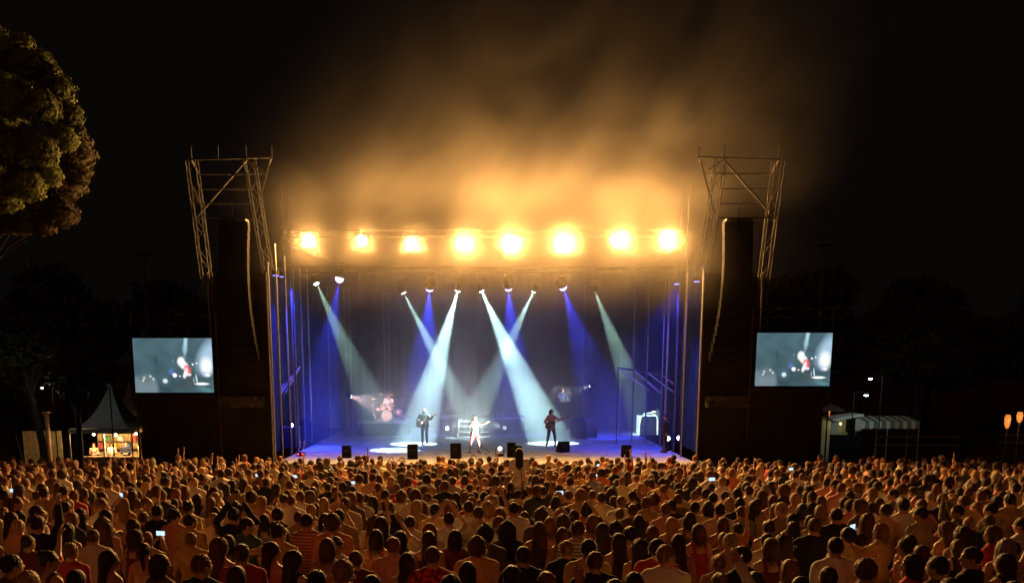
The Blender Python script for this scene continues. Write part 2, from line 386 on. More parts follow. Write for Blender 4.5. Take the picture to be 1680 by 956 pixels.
# ------------------------------------------------------------------ video screens
def screen(quad, label, flip):
    (x0, y0), (x1, y1), (x2, y2), (x3, y3) = quad     # tl tr br bl
    Y = 32.4
    c = P((x0 + x1 + x2 + x3) / 4, (y0 + y1 + y2 + y3) / 4, Y)
    wd = (P(x1, y1, Y) - P(x0, y0, Y)).length; ht = P(x0, y0, Y).z - P(x3, y3, Y).z
    t = thing('video_screen', (c.x, Y, ZG), label, 'screen', 'pair of video screens')
    nx_, ny_ = 150, 102
    u, v = np.meshgrid(np.linspace(0, 1, nx_), np.linspace(0, 1, ny_))   # v down
    img = np.zeros((ny_, nx_, 3)); base = np.array([.060, .118, .142])
    nz = .12 * np.sin(u * 9 + v * 5) * np.sin(v * 7 - u * 4) + .08 * np.sin(u * 23 + 3 * np.sin(v * 9))
    img[:] = base; img *= (1 + nz - .35 * np.exp(-(((u - .5) / .35) ** 2 + ((v - .85) / .3) ** 2)))[..., None]
    def blob(cu, cv, ru, rv, col, a=1.0, soft=.35, rot=0):
        du, dv = (u - cu), (v - cv) * .68; c_, s_ = math.cos(rot), math.sin(rot)
        q = np.sqrt(((du * c_ + dv * s_) / ru) ** 2 + ((-du * s_ + dv * c_) / rv) ** 2)
        k = np.clip((1 + soft - q) / (2 * soft), 0, 1)[..., None] * a
        img[:] = img * (1 - k) + np.array(col) * k
    wht = (1.0, 1.0, 1.0)
    blob(.67, .05, .022, .16, (.45, .75, .85), .8, .5, .12); blob(.655, .2, .03, .05, (.3, .5, .6), .6, .6)
    blob(.17, .93, .12, .17, (.17, .23, .26), .9, .2); blob(.03, .92, .06, .14, (.17, .23, .26), .8, .2); blob(.15, .75, .09, .05, (.12, .16, .18), .9, .4)
    for cu, cv in ((.12, .73), (.2, .70), (.235, .75), (.105, .78)): blob(cu, cv, .012, .014, (.7, .8, .85), .8, .5)
    blob(.28, .42, .012, .07, (.03, .05, .07), .7, .5)
    blob(.94, .32, .10, .20, (.45, .65, .85), .75, .5, .45); blob(.92, .52, .07, .10, (.95, 1, 1), 1, .5); blob(.9, .66, .03, .03, (.4, .5, 1), .7, .5); blob(.925, .675, .03, .015, wht, 1, .4, .4)
    blob(.6, .43, .045, .055, (1, 1, 1), 1, .3); blob(.635, .50, .045, .045, (1, .95, .95), 1, .3); blob(.675, .57, .035, .055, (.9, .08, .10), 1, .35, -.5)
    blob(.655, .62, .025, .055, (1, .8, .8), .9, .3, .25); blob(.64, .68, .022, .04, (1, .95, .95), .95, .3, .3); blob(.69, .67, .03, .018, (1, .9, .9), .9, .3)
    blob(.50, .41, .003, .03, (.3, .6, 1), .8, .5); blob(.47, .62, .03, .035, (.10, .22, .6), .6, .6)
    blob(.51, .68, .028, .026, (1, .93, 1), 1, .25); blob(.385, .785, .03, .028, (.95, 1, 1), 1, .25); blob(.385, .785, .06, .06, (.12, .25, .35), .35, .6); blob(.575, .695, .013, .007, wht, 1, .4)
    blob(.745, .48, .012, .012, wht, 1, .3); blob(.795, .46, .012, .009, wht, 1, .3); blob(.70, .83, .09, .09, (.06, .085, .09), .7, .3)
    blob(.85, .84, .085, .016, (.95, 1, 1), 1, .3); blob(.785, .75, .008, .06, (.7, .85, .95), .9, .3, -.15); blob(.75, .77, .005, .035, (.5, .65, .8), .8, .3)
    blob(.9, .95, .1, .03, (.10, .26, .28), .7, .5, .3)
    if flip: pass
    V = []; sk0 = (P(x0, y0, Y).x - c.x, P(x1, y1, Y).x - c.x, P(x2, y2, Y).x - c.x, P(x3, y3, Y).x - c.x)
    hx = wd / 2
    for j in range(ny_):
        for i in range(nx_):
            V.append(((u[j, i] - .5) * wd, 0, (.5 - v[j, i]) * ht + (c.z - ZG)))
    Fc = [(j * nx_ + i, (j + 1) * nx_ + i, (j + 1) * nx_ + i + 1, j * nx_ + i + 1) for j in range(ny_ - 1) for i in range(nx_ - 1)]
    o = MB().add(V, Fc).build('display', emis('screen_light', (1, 1, 1), 1.15, True), t)
    ca = o.data.color_attributes.new('Col', 'FLOAT_COLOR', 'POINT')
    buf = np.ones((ny_ * nx_, 4), dtype=np.float32); buf[:, :3] = img.reshape(-1, 3).clip(0, 1.2); ca.data.foreach_set('color', buf.ravel())
    zc = c.z - ZG
    mb = MB()
    for (a, b, d) in (((0, .02, zc + ht / 2 + .03), (wd + .12, .08, .06), 0), ((0, .02, zc - ht / 2 - .03), (wd + .12, .08, .06), 0), ((-wd / 2 - .03, .02, zc), (.06, .08, ht), 0), ((wd / 2 + .03, .02, zc), (.06, .08, ht), 0)): mb.box(a, b)
    mb.build('frame', BLK, t); MB().box((0, .09, zc), (wd + .1, .06, ht + .1)).build('back_panel', BLK, t)
    # scaffold stand with dark sheeting
    top = zc + ht / 2 + 1.0
    for sx in (-wd / 2 - .1, wd / 2 + .1):
        for y in (.25, 1.6): MB().tube([(sx, y, 0), (sx, y, top)], .03, 6).build('pole', STEEL, t)
        MB().tube([(sx, .25, .1), (sx, 1.6, zc - ht / 2)], .022, 5).build('brace', STEEL, t)
    for z in (1.0, zc - ht / 2 - .15, top - .1): MB().tube([(-wd / 2 - .3, .25, z), (wd / 2 + .3, .25, z)], .026, 6).build('ledger', STEEL, t)
    MB().tube([(-wd / 2 - .3, .25, top - .42), (wd / 2 + .1, .25, top - .42)], .02, 6).build('ledger', STEEL, t)
    d = drape('sheeting', -wd / 2, .4, wd / 2, .4, .0, zc - ht / 2 - .05, '', SCRIM, .06, 1.3, t)
    return t
screen([(217, 556), (347, 554), (352, 642), (222, 645)], 'glowing video screen on dark scaffold above the food stall side', False)
screen([(1242, 546), (1366, 546), (1361, 633), (1238, 633)], 'glowing video screen on dark scaffold left of the white awning', True)

# ------------------------------------------------------------------ lamps
WARM = (1.0, 0.48, 0.125)
ords = ['leftmost', 'second from left', 'third from left', 'fourth from left', 'fifth from left', 'sixth from left', 'seventh from left', 'rightmost']
LENSW = emis('hot_lens', (1.0, 0.72, 0.35), 12)
for i, (px, py) in enumerate([(507, 396), (594, 396), (676, 399), (762, 401), (838, 401), (927, 400), (1016, 394), (1094, 395)]):
    c = P(px, py, 36)
    t = thing('blinder_lamp', c, 'glaring amber blinder lamp on the front truss, %s of eight' % ords[i], 'lamp', 'amber blinders in a row')
    aim = Vector((0, -1, -.22)).normalized(); M = aim.to_track_quat('-Z', 'Y').to_matrix()
    MB().lathe([(.27, 0), (.29, -.03), (.27, -.2), (.12, -.26)], (0, 0, 0), 20, M=Matrix.Rotation(math.pi / 2, 3, 'X')).build('housing', BLK, t, smooth=True)
    MB().lathe([(.22, 0), (.20, .03), (.12, .055), (.02, .06)], (0, .01, 0), 24, M=Matrix.Rotation(math.pi / 2, 3, 'X')).build('lens', LENSW, t, smooth=True)
    MB().box((0, -.07, -.31), (.5, .17, .012)).build('light_flap', BLK, t)  # flap added to block the amber light from the stage front
    MB().tube([(-.36, .1, -.05), (-.36, .1, .4), (.36, .1, .4), (.36, .1, -.05)], .018).build('yoke', STEEL, t)
    MB().tube([(0, .1, .35), (0, .6, .40)], .025).build('clamp', STEEL, t)
    lamp('blinder_light', 'AREA', c + Vector((0, -.06, 0)), c + Vector((0, -.06, 0)) + aim, 1700, WARM, t, size=.5)

def mover(px, py, Y, tx, ty, energy, col, cone, label, lens_e, blend=.3, r=.09, kind='beam'):
    c = P(px, py, Y); tg = G(tx, ty, ZS)
    t = thing('beam_lamp' if kind == 'beam' else 'wash_lamp', c, label, 'lamp', 'white beam lamps over the band' if kind == 'beam' else 'blue wash lamps over the band')
    q = (tg - c).to_track_quat('-Z', 'Y'); M = q.to_matrix()
    MB().lathe([(r * 1.5, .0), (r * 1.7, .1), (r * 1.5, .32), (r * .7, .38)], (0, 0, 0), 14, M=M).build('head', BLK, t, smooth=True)
    dome = kind == 'wash'
    MB().lathe([(r * 1.3, -.012), (r * 1.05, -.13), (r * .6, -.19), (.01, -.21)] if dome else [(r * 1.3, -.012), (r * 1.1, -.03), (.01, -.035)], (0, 0, 0), 16, M=M).build('lens', emis('lens_%s' % lens_e[0], lens_e[1], lens_e[2]), t)
    MB().tube([(-.2, 0, .1), (-.2, 0, .5), (.2, 0, .5), (.2, 0, .1)], .03, 6).build('yoke', BLK, t)
    MB().box((0, 0, .6), (.34, .3, .16)).build('base', BLK, t)
    d = (tg - c).normalized()
    lamp('beam_light', 'SPOT', c + d * (.27 if dome else .05), tg, energy, col, t, size=.03, cone=cone, blend=blend)
    return t
CYAN = (0.60, 0.97, 0.94); GREENISH = (0.60, 1.0, 0.80); BLUE = (0.03, 0.05, 1.0)
E_B = 42000
mover(519, 465, 39, 646, 738, E_B * .42, GREENISH, 15, 'white beam lamp nearest the blue lit poles', ('cold', (.8, 1, 1), 25))
mover(662, 480, 42, 785, 717, E_B * .75, CYAN, 11, 'dim white beam lamp behind the guitarist, third beam from left at the back', ('cold', (.8, 1, 1), 25))
mover(751, 477, 39, 680, 728, E_B * 1.3, CYAN, 17, 'bright white beam lamp slanting down to the guitarist', ('cold', (.8, 1, 1), 25))
mover(790, 477, 39, 904, 727, E_B * 1.25, CYAN, 17, 'bright white beam lamp slanting down to the bassist', ('cold', (.8, 1, 1), 25))
mover(876, 477, 39, 762, 718, E_B * .38, CYAN, 12, 'white beam lamp crossing the bassist beam towards the white steps', ('cold', (.8, 1, 1), 25))
mover(976, 477, 39, 1066, 711, E_B * .55, GREENISH, 12, 'white beam lamp slanting down to the covered flight case', ('cold', (.8, 1, 1), 25))
for (px, py, tx, ty, lb, eb) in ((557, 456, 510, 735, 'blue wash lamp nearest the food stall side', 14000), (705, 471, 690, 712, 'blue wash lamp above the guitarist', 8000), (834, 470, 850, 712, 'blue wash lamp above the centre riser', 8000), (923, 469, 1005, 716, 'blue wash lamp nearest the covered flight case', 10000)):
    mover(px, py, 39, tx, ty, eb, BLUE, 25, lb, ('blue', (.5, .45, 1.0), 5), .5, .15, 'wash')

for (px, py, Y, lb) in ((452, 452, 34.6, 'small blue lamp on the first pole of the blue lit side'), (463, 454, 36.4, 'small blue lamp on the second pole of the blue lit side'), (1143, 462, 34.6, 'small blue lamp high on the pole nearest the awning side tower'), (1110, 466, 36.4, 'small blue lamp high on the second pole from the awning side tower')):
    c = P(px, py, Y); sg = -1 if px < 796 else 1; aim = c + Vector((-sg * .5, 1.4, -4))
    t = thing('wash_lamp', c, lb, 'lamp', 'small blue lamps at the wings')
    MB().box((0, 0, .1), (.22, .2, .18)).build('housing', BLK, t); MB().box((0, 0, .0), (.18, .16, .02)).build('lens', emis('lens_blue_small', (.12, .15, 1.0), 5), t)
    MB().tube([(0, 0, .15), (0, .12, .3)], .02).build('clamp', STEEL, t); lamp('wash_light', 'SPOT', c + Vector((0, 0, -.04)), aim, 2200, BLUE, t, size=.08, cone=75, blend=.8)
# ------------------------------------------------------------------ people: one continuous surface grown from a smooth distance field
SKIN = mat('skin', (1, 1, 1), 0.5, 0, 0.06, 9, 0.05, source='both')
FABRIC = mat('fabric', (1, 1, 1), 0.85, 0, 0.16, 7, 0.25, source='object')
def cloth_pattern(name, k):
    m = mat(name, (1, 1, 1), 0.85, 0, 0.5, 22 if k == 'print' else 4, 0.2, source='object'); n = m.node_tree
    mr = [x for x in n.nodes if x.type == 'MAP_RANGE'][0]
    if k == 'print': mr.inputs[1].default_value = .47; mr.inputs[2].default_value = .53; mr.inputs[3].default_value = .45; mr.inputs[4].default_value = 1.9
    else:
        wv = n.nodes.new('ShaderNodeTexWave'); wv.bands_direction = 'Z'; wv.inputs['Scale'].default_value = 7
        tc = [x for x in n.nodes if x.type == 'TEX_COORD'][0]; n.links.new(tc.outputs['Object'], wv.inputs['Vector']); n.links.new(wv.outputs['Fac'], mr.inputs[0])
        mr.inputs[3].default_value = .35; mr.inputs[4].default_value = 1.2
    return m
PRINT = cloth_pattern('printed_fabric', 'print'); STRIPE = cloth_pattern('striped_fabric', 'stripe')
HAIR = mat('hair', (1, 1, 1), 0.6, 0, 0.55, 34, 1.0, source='object', spec=0.45, stretch=(1, 1, .12))
CROWDM = mat('crowd_surface', (1, 1, 1), 0.75, 0, 0.15, 8, 0.1, source='attr')

def ell(p, c, r):
    q = p - np.array(c); r = np.array(r); k0 = np.sqrt(((q / r) ** 2).sum(-1)) + 1e-9; k1 = np.sqrt(((q / r ** 2) ** 2).sum(-1)) + 1e-9
    return k0 * (k0 - 1) / k1
def cap(p, a, b, r1, r2, flat=None):
    a = np.array(a, float); b = np.array(b, float)
    if flat is not None:
        sc = np.array(flat); p = p / sc; a = a / sc; b = b / sc
    ba = b - a; h = np.clip(((p - a) @ ba) / (ba @ ba), 0, 1)
    return np.sqrt(((p - a - h[..., None] * ba) ** 2).sum(-1)) - (r1 + (r2 - r1) * h)
def smin(a, b, k=.04):
    h = np.clip(.5 + .5 * (b - a) / k, 0, 1); return b + (a - b) * h - k * h * (1 - h)
def surf(fn, lo, hi, vx):
    """surface nets: mesh of fn(p) = 0"""
    lo = np.array(lo, float); n = np.ceil((np.array(hi) - lo) / vx).astype(int) + 1
    g = np.stack(np.meshgrid(*[lo[i] + vx * np.arange(n[i]) for i in range(3)], indexing='ij'), -1)
    f = fn(g); s = f < 0
    c = np.zeros(tuple(n - 1), int)
    off = [(a, b, d) for a in (0, 1) for b in (0, 1) for d in (0, 1)]
    sl = lambda A, o: A[o[0]:A.shape[0] - 1 + o[0], o[1]:A.shape[1] - 1 + o[1], o[2]:A.shape[2] - 1 + o[2]]
    for o in off: c += sl(s, o)
    act = (c > 0) & (c < 8); idx = -np.ones(act.shape, int); ids = np.argwhere(act); idx[act] = np.arange(len(ids))
    acc = np.zeros((len(ids), 3)); cnt = np.zeros(len(ids))
    for o in off:
        for ax in range(3):
            if o[ax]: continue
            o2 = list(o); o2[ax] = 1
            f1 = sl(f, o)[act]; f2 = sl(f, o2)[act]; cr = (f1 < 0) != (f2 < 0); t = np.where(cr, f1 / (f1 - f2 + 1e-12), 0)
            pt = np.tile(np.array(o, float), (len(ids), 1)); pt[:, ax] += t
            acc += pt * cr[:, None]; cnt += cr
    V = lo + (ids + acc / cnt[:, None]) * vx
    Q = []
    for ax in range(3):
        a1, a2 = [(1, 2), (2, 0), (0, 1)][ax]
        sA = [slice(1, -1)] * 3; sB = [slice(1, -1)] * 3; sA[ax] = slice(0, -1); sB[ax] = slice(1, None)
        A = s[tuple(sA)]; B = s[tuple(sB)]; e = np.argwhere(A != B)
        if not len(e): continue
        base = e.copy(); base[:, a1] += 1; base[:, a2] += 1
        flip = s[tuple(base.T)]
        def ix(d1, d2):
            q = base.copy(); q[:, a1] -= d1; q[:, a2] -= d2; return idx[tuple(q.T)]
        q = np.stack([ix(1, 1), ix(0, 1), ix(0, 0), ix(1, 0)], 1); q[~flip] = q[~flip][:, ::-1]
        Q.append(q)
    return V, np.concatenate(Q)
def to_mesh(name, V, Q, mats, cols=None, smooth=True, extra=None):
    me = bpy.data.meshes.new(name)
    Q = np.asarray(Q); nq = len(Q)
    me.vertices.add(len(V)); me.vertices.foreach_set('co', np.asarray(V, dtype=np.float32).ravel())
    me.loops.add(nq * 4); me.loops.foreach_set('vertex_index', Q.ravel().astype(np.int32))
    me.polygons.add(nq); me.polygons.foreach_set('loop_start', np.arange(nq, dtype=np.int32) * 4)
    me.polygons.foreach_set('use_smooth', np.full(nq, smooth))
    for m in mats: me.materials.append(m)
    if cols is not None:
        ca = me.color_attributes.new('Col', 'FLOAT_COLOR', 'POINT'); b = np.ones((len(V), 4), np.float32); b[:, :3] = cols; ca.data.foreach_set('color', b.ravel())
    me.update(calc_edges=True); return me
def rotz(p, a, c=(0, 0)):
    q = p.copy(); x = p[..., 0] - c[0]; y = p[..., 1] - c[1]; ca, sa = math.cos(a), math.sin(a)
    q[..., 0] = ca * x + sa * y + c[0]; q[..., 1] = -sa * x + ca * y + c[1]; return q
ARMS = {  # elbow, wrist of the right side (x > 0); left is mirrored
 'down': ((.25, -.03, 1.12), (.26, .05, .88)), 'front': ((.26, -.01, 1.14), (.07, .24, 1.13)), 'hip': ((.40, -.06, 1.17), (.21, -.02, 1.0)),
 'phone': ((.24, .20, 1.30), (.08, .34, 1.52)), 'wave': ((.27, .06, 1.62), (.25, .10, 1.87)), 'clap': ((.27, .14, 1.50), (.10, .20, 1.76)),
 'point': ((.36, .14, 1.52), (.48, .30, 1.74)), 'around': ((.40, .03, 1.33), (.62, .05, 1.30)), 'neck': ((.30, .20, 1.24), (.45, .36, 1.36)),
 'strum': ((.33, -.02, 1.17), (.13, .22, 1.08)), 'mic': ((.27, .12, 1.22), (.06, .17, 1.48)), 'drum': ((.27, .08, 1.15), (.17, .36, 1.15)), 'keys': ((.25, .05, 1.14), (.17, .35, 1.08)), 'out': ((.40, .06, 1.30), (.60, .22, 1.42))}
class Body:
    def __init__(s, sex, armR='down', armL='down', yaw=0., legs='stand', wide=1.0):
        s.sex = sex; s.k = 0.945 if sex == 'f' else 1.0; s.yaw = yaw; s.wide = wide; s.legs = legs
        s.sw = .165 if sex == 'f' else .195
        s.arms = []
        for sg, nm in ((1, armR), (-1, armL)):
            e, wv = ARMS[nm]; dx = s.sw - .195
            s.arms.append((sg, nm, np.array((sg * s.sw, 0, 1.385)), np.array((sg * (e[0] + dx), e[1], e[2])), np.array((sg * (wv[0] + dx * .5), wv[1], wv[2]))))
    def hd(s, p): return rotz(p, s.yaw, (0, -.005))
    def torso(s, p):
        f_ = s.sex == 'f'; w_ = s.wide
        d = ell(p, (0, 0, 1.27), ((.145 if f_ else .175) * w_, .108 * w_, .21))
        d = smin(d, ell(p, (0, .005, 1.08), ((.118 if f_ else .15) * w_, .098 * w_, .17)), .07)
        d = smin(d, ell(p, (0, -.012, .93), ((.168 if f_ else .165) * w_, .122 * w_, .135)), .07)
        if f_: d = smin(d, np.minimum(ell(p, (-.07, .085, 1.26), (.062, .055, .06)), ell(p, (.07, .085, 1.26), (.062, .055, .06))), .03)
        x = s.sw - .035
        d = smin(d, cap(p, (-x, -.005, 1.385), (x, -.005, 1.385), .058, .058), .06)
        for g in (-1, 1): d = smin(d, cap(p, (g * .03, -.015, 1.48), (g * (x - .01), -.01, 1.405), .042, .045), .04)
        return d
    def head(s, p):
        q = s.hd(p)
        d = ell(q, (0, -.005, 1.628), (.074, .093, .098)); d = smin(d, ell(q, (0, .035, 1.565), (.054, .062, .068)), .04)
        d = smin(d, cap(q, (0, .090, 1.625), (0, .112, 1.588), .008, .013), .012)
        d = smin(d, cap(q, (-.03, .082, 1.642), (.03, .082, 1.642), .010, .010), .02)
        for g in (-1, 1): d = smin(d, ell(q, (g * .076, -.005, 1.60), (.010, .02, .032)), .008)
        for g in (-1, 1): d = np.maximum(d, -ell(q, (g * .031, .098, 1.618), (.017, .014, .011)))
        return d
    def neck(s, p): return cap(p, (0, -.012, 1.40), (0, 0, 1.55), .056 if s.sex == 'm' else .048, .05 if s.sex == 'm' else .044)
    def armf(s, p, grow=0., upto=2.):
        d = None
        for sg, nm, S, E, W in s.arms:
            u = cap(p, S, S + (E - S) * min(upto, 1), .052 + grow, .041 + grow * .8)
            if upto > 1: u = smin(u, cap(p, E, E + (W - E) * (upto - 1), .040 + grow, .027 + grow), .02)
            d = u if d is None else np.minimum(d, u)
        return d
    def legj(s, g):
        if s.legs == 'sit': return (g * .09, 0, .90), (g * .13, .40, .86), (g * .14, .42, .42), (g * .15, .54, .40)
        if s.legs == 'wide': return (g * .09, 0, .90), (g * .17, .05, .50), (g * .22, -.02, .10), (g * .26, .12, .04)
        return (g * .088, 0, .90), (g * .1, .015, .49), (g * .105, -.02, .09), (g * .125, .12, .035)
    def legf(s, p, grow=0., ankle=True):
        d = None
        for g in (-1, 1):
            h_, k_, a_, t_ = s.legj(g)
            u = smin(cap(p, h_, k_, .088 + grow, .056 + grow), cap(p, k_, a_, .056 + grow, .038 + grow), .03)
            if ankle: u = smin(u, cap(p, np.array(a_) + (0, -.02, -.045), t_, .04, .036), .03)
            d = u if d is None else np.minimum(d, u)
        return d
    def skin(s, p, hands=False):
        d = smin(s.torso(p), s.neck(p), .05); d = smin(d, s.head(p), .025); d = smin(d, s.armf(p), .035); d = smin(d, s.legf(p), .05)
        if hands:
            for sg, nm, S, E, W in s.arms:
                u = (W - E) / np.linalg.norm(W - E); d = smin(d, cap(p, W, W + u * .11, .028, .035), .02)
        return d
    def top(s, p, kind):
        t = np.maximum(s.torso(p), -(s.neck(p) - .006)) - .013 - .014 * np.clip((1.12 - p[..., 2]) * 6, 0, 1)
        if kind == 'tee': d = smin(t, s.armf(p, .020, .62), .03)
        elif kind == 'shirt': d = smin(t, s.armf(p, .018, 1.93), .03)
        elif kind == 'jacket': d = smin(t - .014, s.armf(p, .028, 1.95), .03)
        else: d = t
        if kind in ('tank', 'straps'):
            lim = 1.30 if kind == 'straps' else 1.34
            wd_ = .010 if kind == 'straps' else .024
            clip = np.minimum(p[..., 2] - lim, np.abs(np.abs(p[..., 0]) - .088) - wd_); clip = np.minimum(clip, 1e9)
            d = np.maximum(np.maximum(d, clip), np.abs(p[..., 0]) - (.15 if s.sex == 'f' else .165))
        hem = .84 if kind in ('tee', 'shirt', 'jacket') else .90
        fold = .006 * np.sin(p[..., 2] * 38 + p[..., 0] * 14) * np.sin(p[..., 0] * 21 + p[..., 2] * 9) + .004 * np.sin(p[..., 0] * 55 + p[..., 2] * 20)
        return np.maximum(d + fold, hem - p[..., 2])
    def low(s, p, kind):
        if kind in ('skirt', 'dress'):
            lim = 1.0 if kind == 'skirt' else 1.05
            d = cap(p, (0, 0, 1.02), (0, .01, .55), .128, .215, (1.12, .85, 1)); d = d + .012 * np.sin(np.arctan2(p[..., 1], p[..., 0]) * 9) * np.clip((1 - p[..., 2]) * 2, 0, 1)
            return np.maximum(np.maximum(d, .52 - p[..., 2]), p[..., 2] - lim)
        d = smin(s.torso(p), s.legf(p, 0, False), .05) - .009
        bot = .10 if kind == 'trousers' else .56
        if s.legs == 'sit': bot = .45
        return np.maximum(np.maximum(d, bot - p[..., 2]), p[..., 2] - .99)
def handmesh(kind, W, E, sg, vx=.0075):
    """palm, four bent fingers of unequal length and a thumb; wrist at the origin, fingers along +z, palm facing +y, thumb at +x"""
    curl = {'open': .15, 'relaxed': .55, 'grip': 1.25}[kind]
    def fn(p):
        d = ell(p, (0, 0, .045), (.040, .015, .05)); d = smin(d, cap(p, (0, 0, -.03), (0, 0, .02), .027, .026), .02)
        for i, (x, L_) in enumerate(((.030, .068), (.010, .076), (-.010, .070), (-.029, .055))):
            a = np.array((x, 0, .085)); pr = a; an = 0
            for s_ in range(3):
                an += curl * (.5 if s_ == 0 else .75); l_ = L_ * (.45, .32, .23)[s_]
                nx_ = pr + np.array((x * .12 * (1 if kind == 'open' else .2), math.sin(an), math.cos(an))) * l_
                d = smin(d, cap(p, pr, nx_, .0092 - .001 * s_, .0085 - .001 * s_), .005); pr = nx_
        d = smin(d, cap(p, (.025, .004, .02), (.052, .018, .052), .013, .010), .012); d = smin(d, cap(p, (.052, .018, .052), (.055, .034, .078), .0098, .0085), .005)
        return d
    V, Q = surf(fn, (-.06, -.04, -.06), (.085, .10, .18), vx)
    z = (W - E) / np.linalg.norm(W - E)
    ref = np.array((-sg * .6, .0, -.8)) if kind != 'open' else np.array((0, 1., .1))
    y = ref - z * (ref @ z); y /= np.linalg.norm(y); x = np.cross(y, z)
    X = V * np.array((-sg if (x @ np.array((0, 1, .3))) * 1 < 0 else 1, 1, 1)) if False else V
    if (x[1] + .2 * x[2]) < 0:
        V = V * np.array((-1, 1, 1)); Q = Q[:, ::-1]
    return V @ np.stack([x, y, z]) + W, Q
CACHE = {}
HANDK = {'down': 'relaxed', 'front': 'grip', 'hip': 'relaxed', 'phone': 'grip', 'wave': 'open', 'clap': 'open', 'point': 'open', 'around': 'relaxed', 'neck': 'grip', 'strum': 'grip', 'mic': 'grip', 'drum': 'grip', 'keys': 'relaxed', 'out': 'open'}
def bbox(B):
    zs = [2.0 if a[4][2] > 1.5 else 1.76 for a in B.arms]; x = max(max(abs(a[4][0]), abs(a[3][0])) for a in B.arms) + .1
    return (-max(x, .3), -.22, -.02), (max(x, .3), .52 if B.legs != 'sit' else .62, max(zs) + .02)
def body_mesh(key, vx=.0165):
    k = ('body', key, vx)
    if k not in CACHE:
        B = Body(*key); lo, hi = bbox(B)
        V, Q = surf(lambda p: B.skin(p), lo, hi, vx)
        q = B.hd(V); cols = np.ones((len(V), 3))
        face = (q[:, 1] > .055) & (q[:, 2] > 1.5)
        for g in (-1, 1):
            eye = face & (np.hypot((q[:, 0] - g * .031) / 1.5, q[:, 2] - 1.618) < .010); cols[eye] = (.10, .08, .07)
            br = face & (np.abs(q[:, 0] - g * .033) < .02) & (np.abs(q[:, 2] - 1.641) < .006); cols[br] = (.25, .2, .18)
        lip = face & (np.abs(q[:, 0]) < .022) & (np.abs(q[:, 2] - 1.553) < .008); cols[lip] = (.9, .42, .42)
        n = len(V); VV = [V]; QQ = [Q]; CC = [cols]
        for sg, nm, S, E, W in B.arms:
            v, f = handmesh(HANDK[nm], W, E, sg); QQ.append(f + n); VV.append(v); CC.append(np.ones((len(v), 3))); n += len(v)
        # shoes tint
        V = np.concatenate(VV); C_ = np.concatenate(CC); C_[V[:, 2] < .075] = (.08, .07, .07)
        CACHE[k] = to_mesh('body', V * B.k, np.concatenate(QQ), [SKIN], C_)
    return CACHE[k]
def wear_mesh(key, part, kind, vx=.019):
    k = (part, key, kind, vx)
    if k not in CACHE:
        B = Body(*key); lo, hi = bbox(B)
        lo = (lo[0], lo[1] - .04, 0.78 if part == 'top' else 0.0); hi = (hi[0], hi[1], hi[2] if part == 'top' else 1.10)
        if part == 'low': lo = (-.36, -.3, 0.05); hi = (.36, .6 if B.legs == 'sit' else .34, 1.12)
        V, Q = surf(lambda p: (B.top if part == 'top' else B.low)(p, kind), lo, hi, vx)
        CACHE[k] = to_mesh(part, V * B.k, Q, [FABRIC])
    return CACHE[k]
def hairf(style, p, rs):
    x, y, z = p[..., 0], p[..., 1], p[..., 2]
    vol = {'short': .010, 'buzz': .003, 'bun': .010, 'pony': .010, 'curly': .034, 'bob': .018, 'long': .016, 'wavy': .024, 'curlylong': .034, 'cap': .014}[style]
    d = ell(p, (0, -.012, 1.632), (.074 + vol, .092 + vol, .096 + vol))
    faceclip = ell(p, (0, .125, 1.575), (.088, .085, .098))
    if style in ('short', 'buzz', 'cap', 'bun', 'pony'):
        d = np.maximum(d, 1.565 + np.clip(y + .06, 0, .2) * .35 - z)
        d = np.maximum(d, -(ell(p, (.082, .005, 1.585), (.02, .03, .035)))) ; d = np.maximum(d, -(ell(p, (-.082, .005, 1.585), (.02, .03, .035))))
    if style == 'curly': d = np.maximum(d, 1.53 - z)
    if style == 'bun': d = smin(d, ell(p, (0, -.085, 1.705), (.045, .045, .042)), .012)
    if style == 'pony': d = smin(d, cap(p, (0, -.10, 1.665), (0, -.135, 1.60), .026, .034), .02); d = smin(d, cap(p, (0, -.135, 1.60), (0.01, -.12, 1.40), .034, .018), .02)
    if style == 'bob': d = smin(d, ell(p, (0, -.028, 1.565), (.104, .096, .125)), .03); d = np.maximum(d, 1.455 - z)
    if style in ('long', 'wavy', 'curlylong'):
        w_ = {'long': 0, 'wavy': .016, 'curlylong': .035}[style]
        d = smin(d, cap(p, (0, -.045, 1.60), (0, -.075, 1.36), .092 + w_, .098 + w_, (1, .72, 1)), .04)
        d = smin(d, cap(p, (0, -.07, 1.38), (.005, -.095, 1.235), .095 + w_, .055 + w_, (1, .55, 1)), .03)
    d = np.maximum(d, -faceclip)
    an = np.arctan2(x, -(y + .01)); a = {'short': .006, 'buzz': .001, 'curly': .011, 'curlylong': .013, 'wavy': .007}.get(style, .0035)
    if style in ('curly', 'curlylong'): n_ = np.sin(x * 120 + 3 * np.sin(z * 60)) * np.sin(y * 110 + 2) * np.sin(z * 95 + 2 * np.sin(x * 70))
    else: n_ = np.sin(an * 17 + 2.2 * np.sin(z * 17)) * .6 + .5 * np.sin(an * 31 + 3 * np.sin(z * 11 + 1))
    return d + a * n_
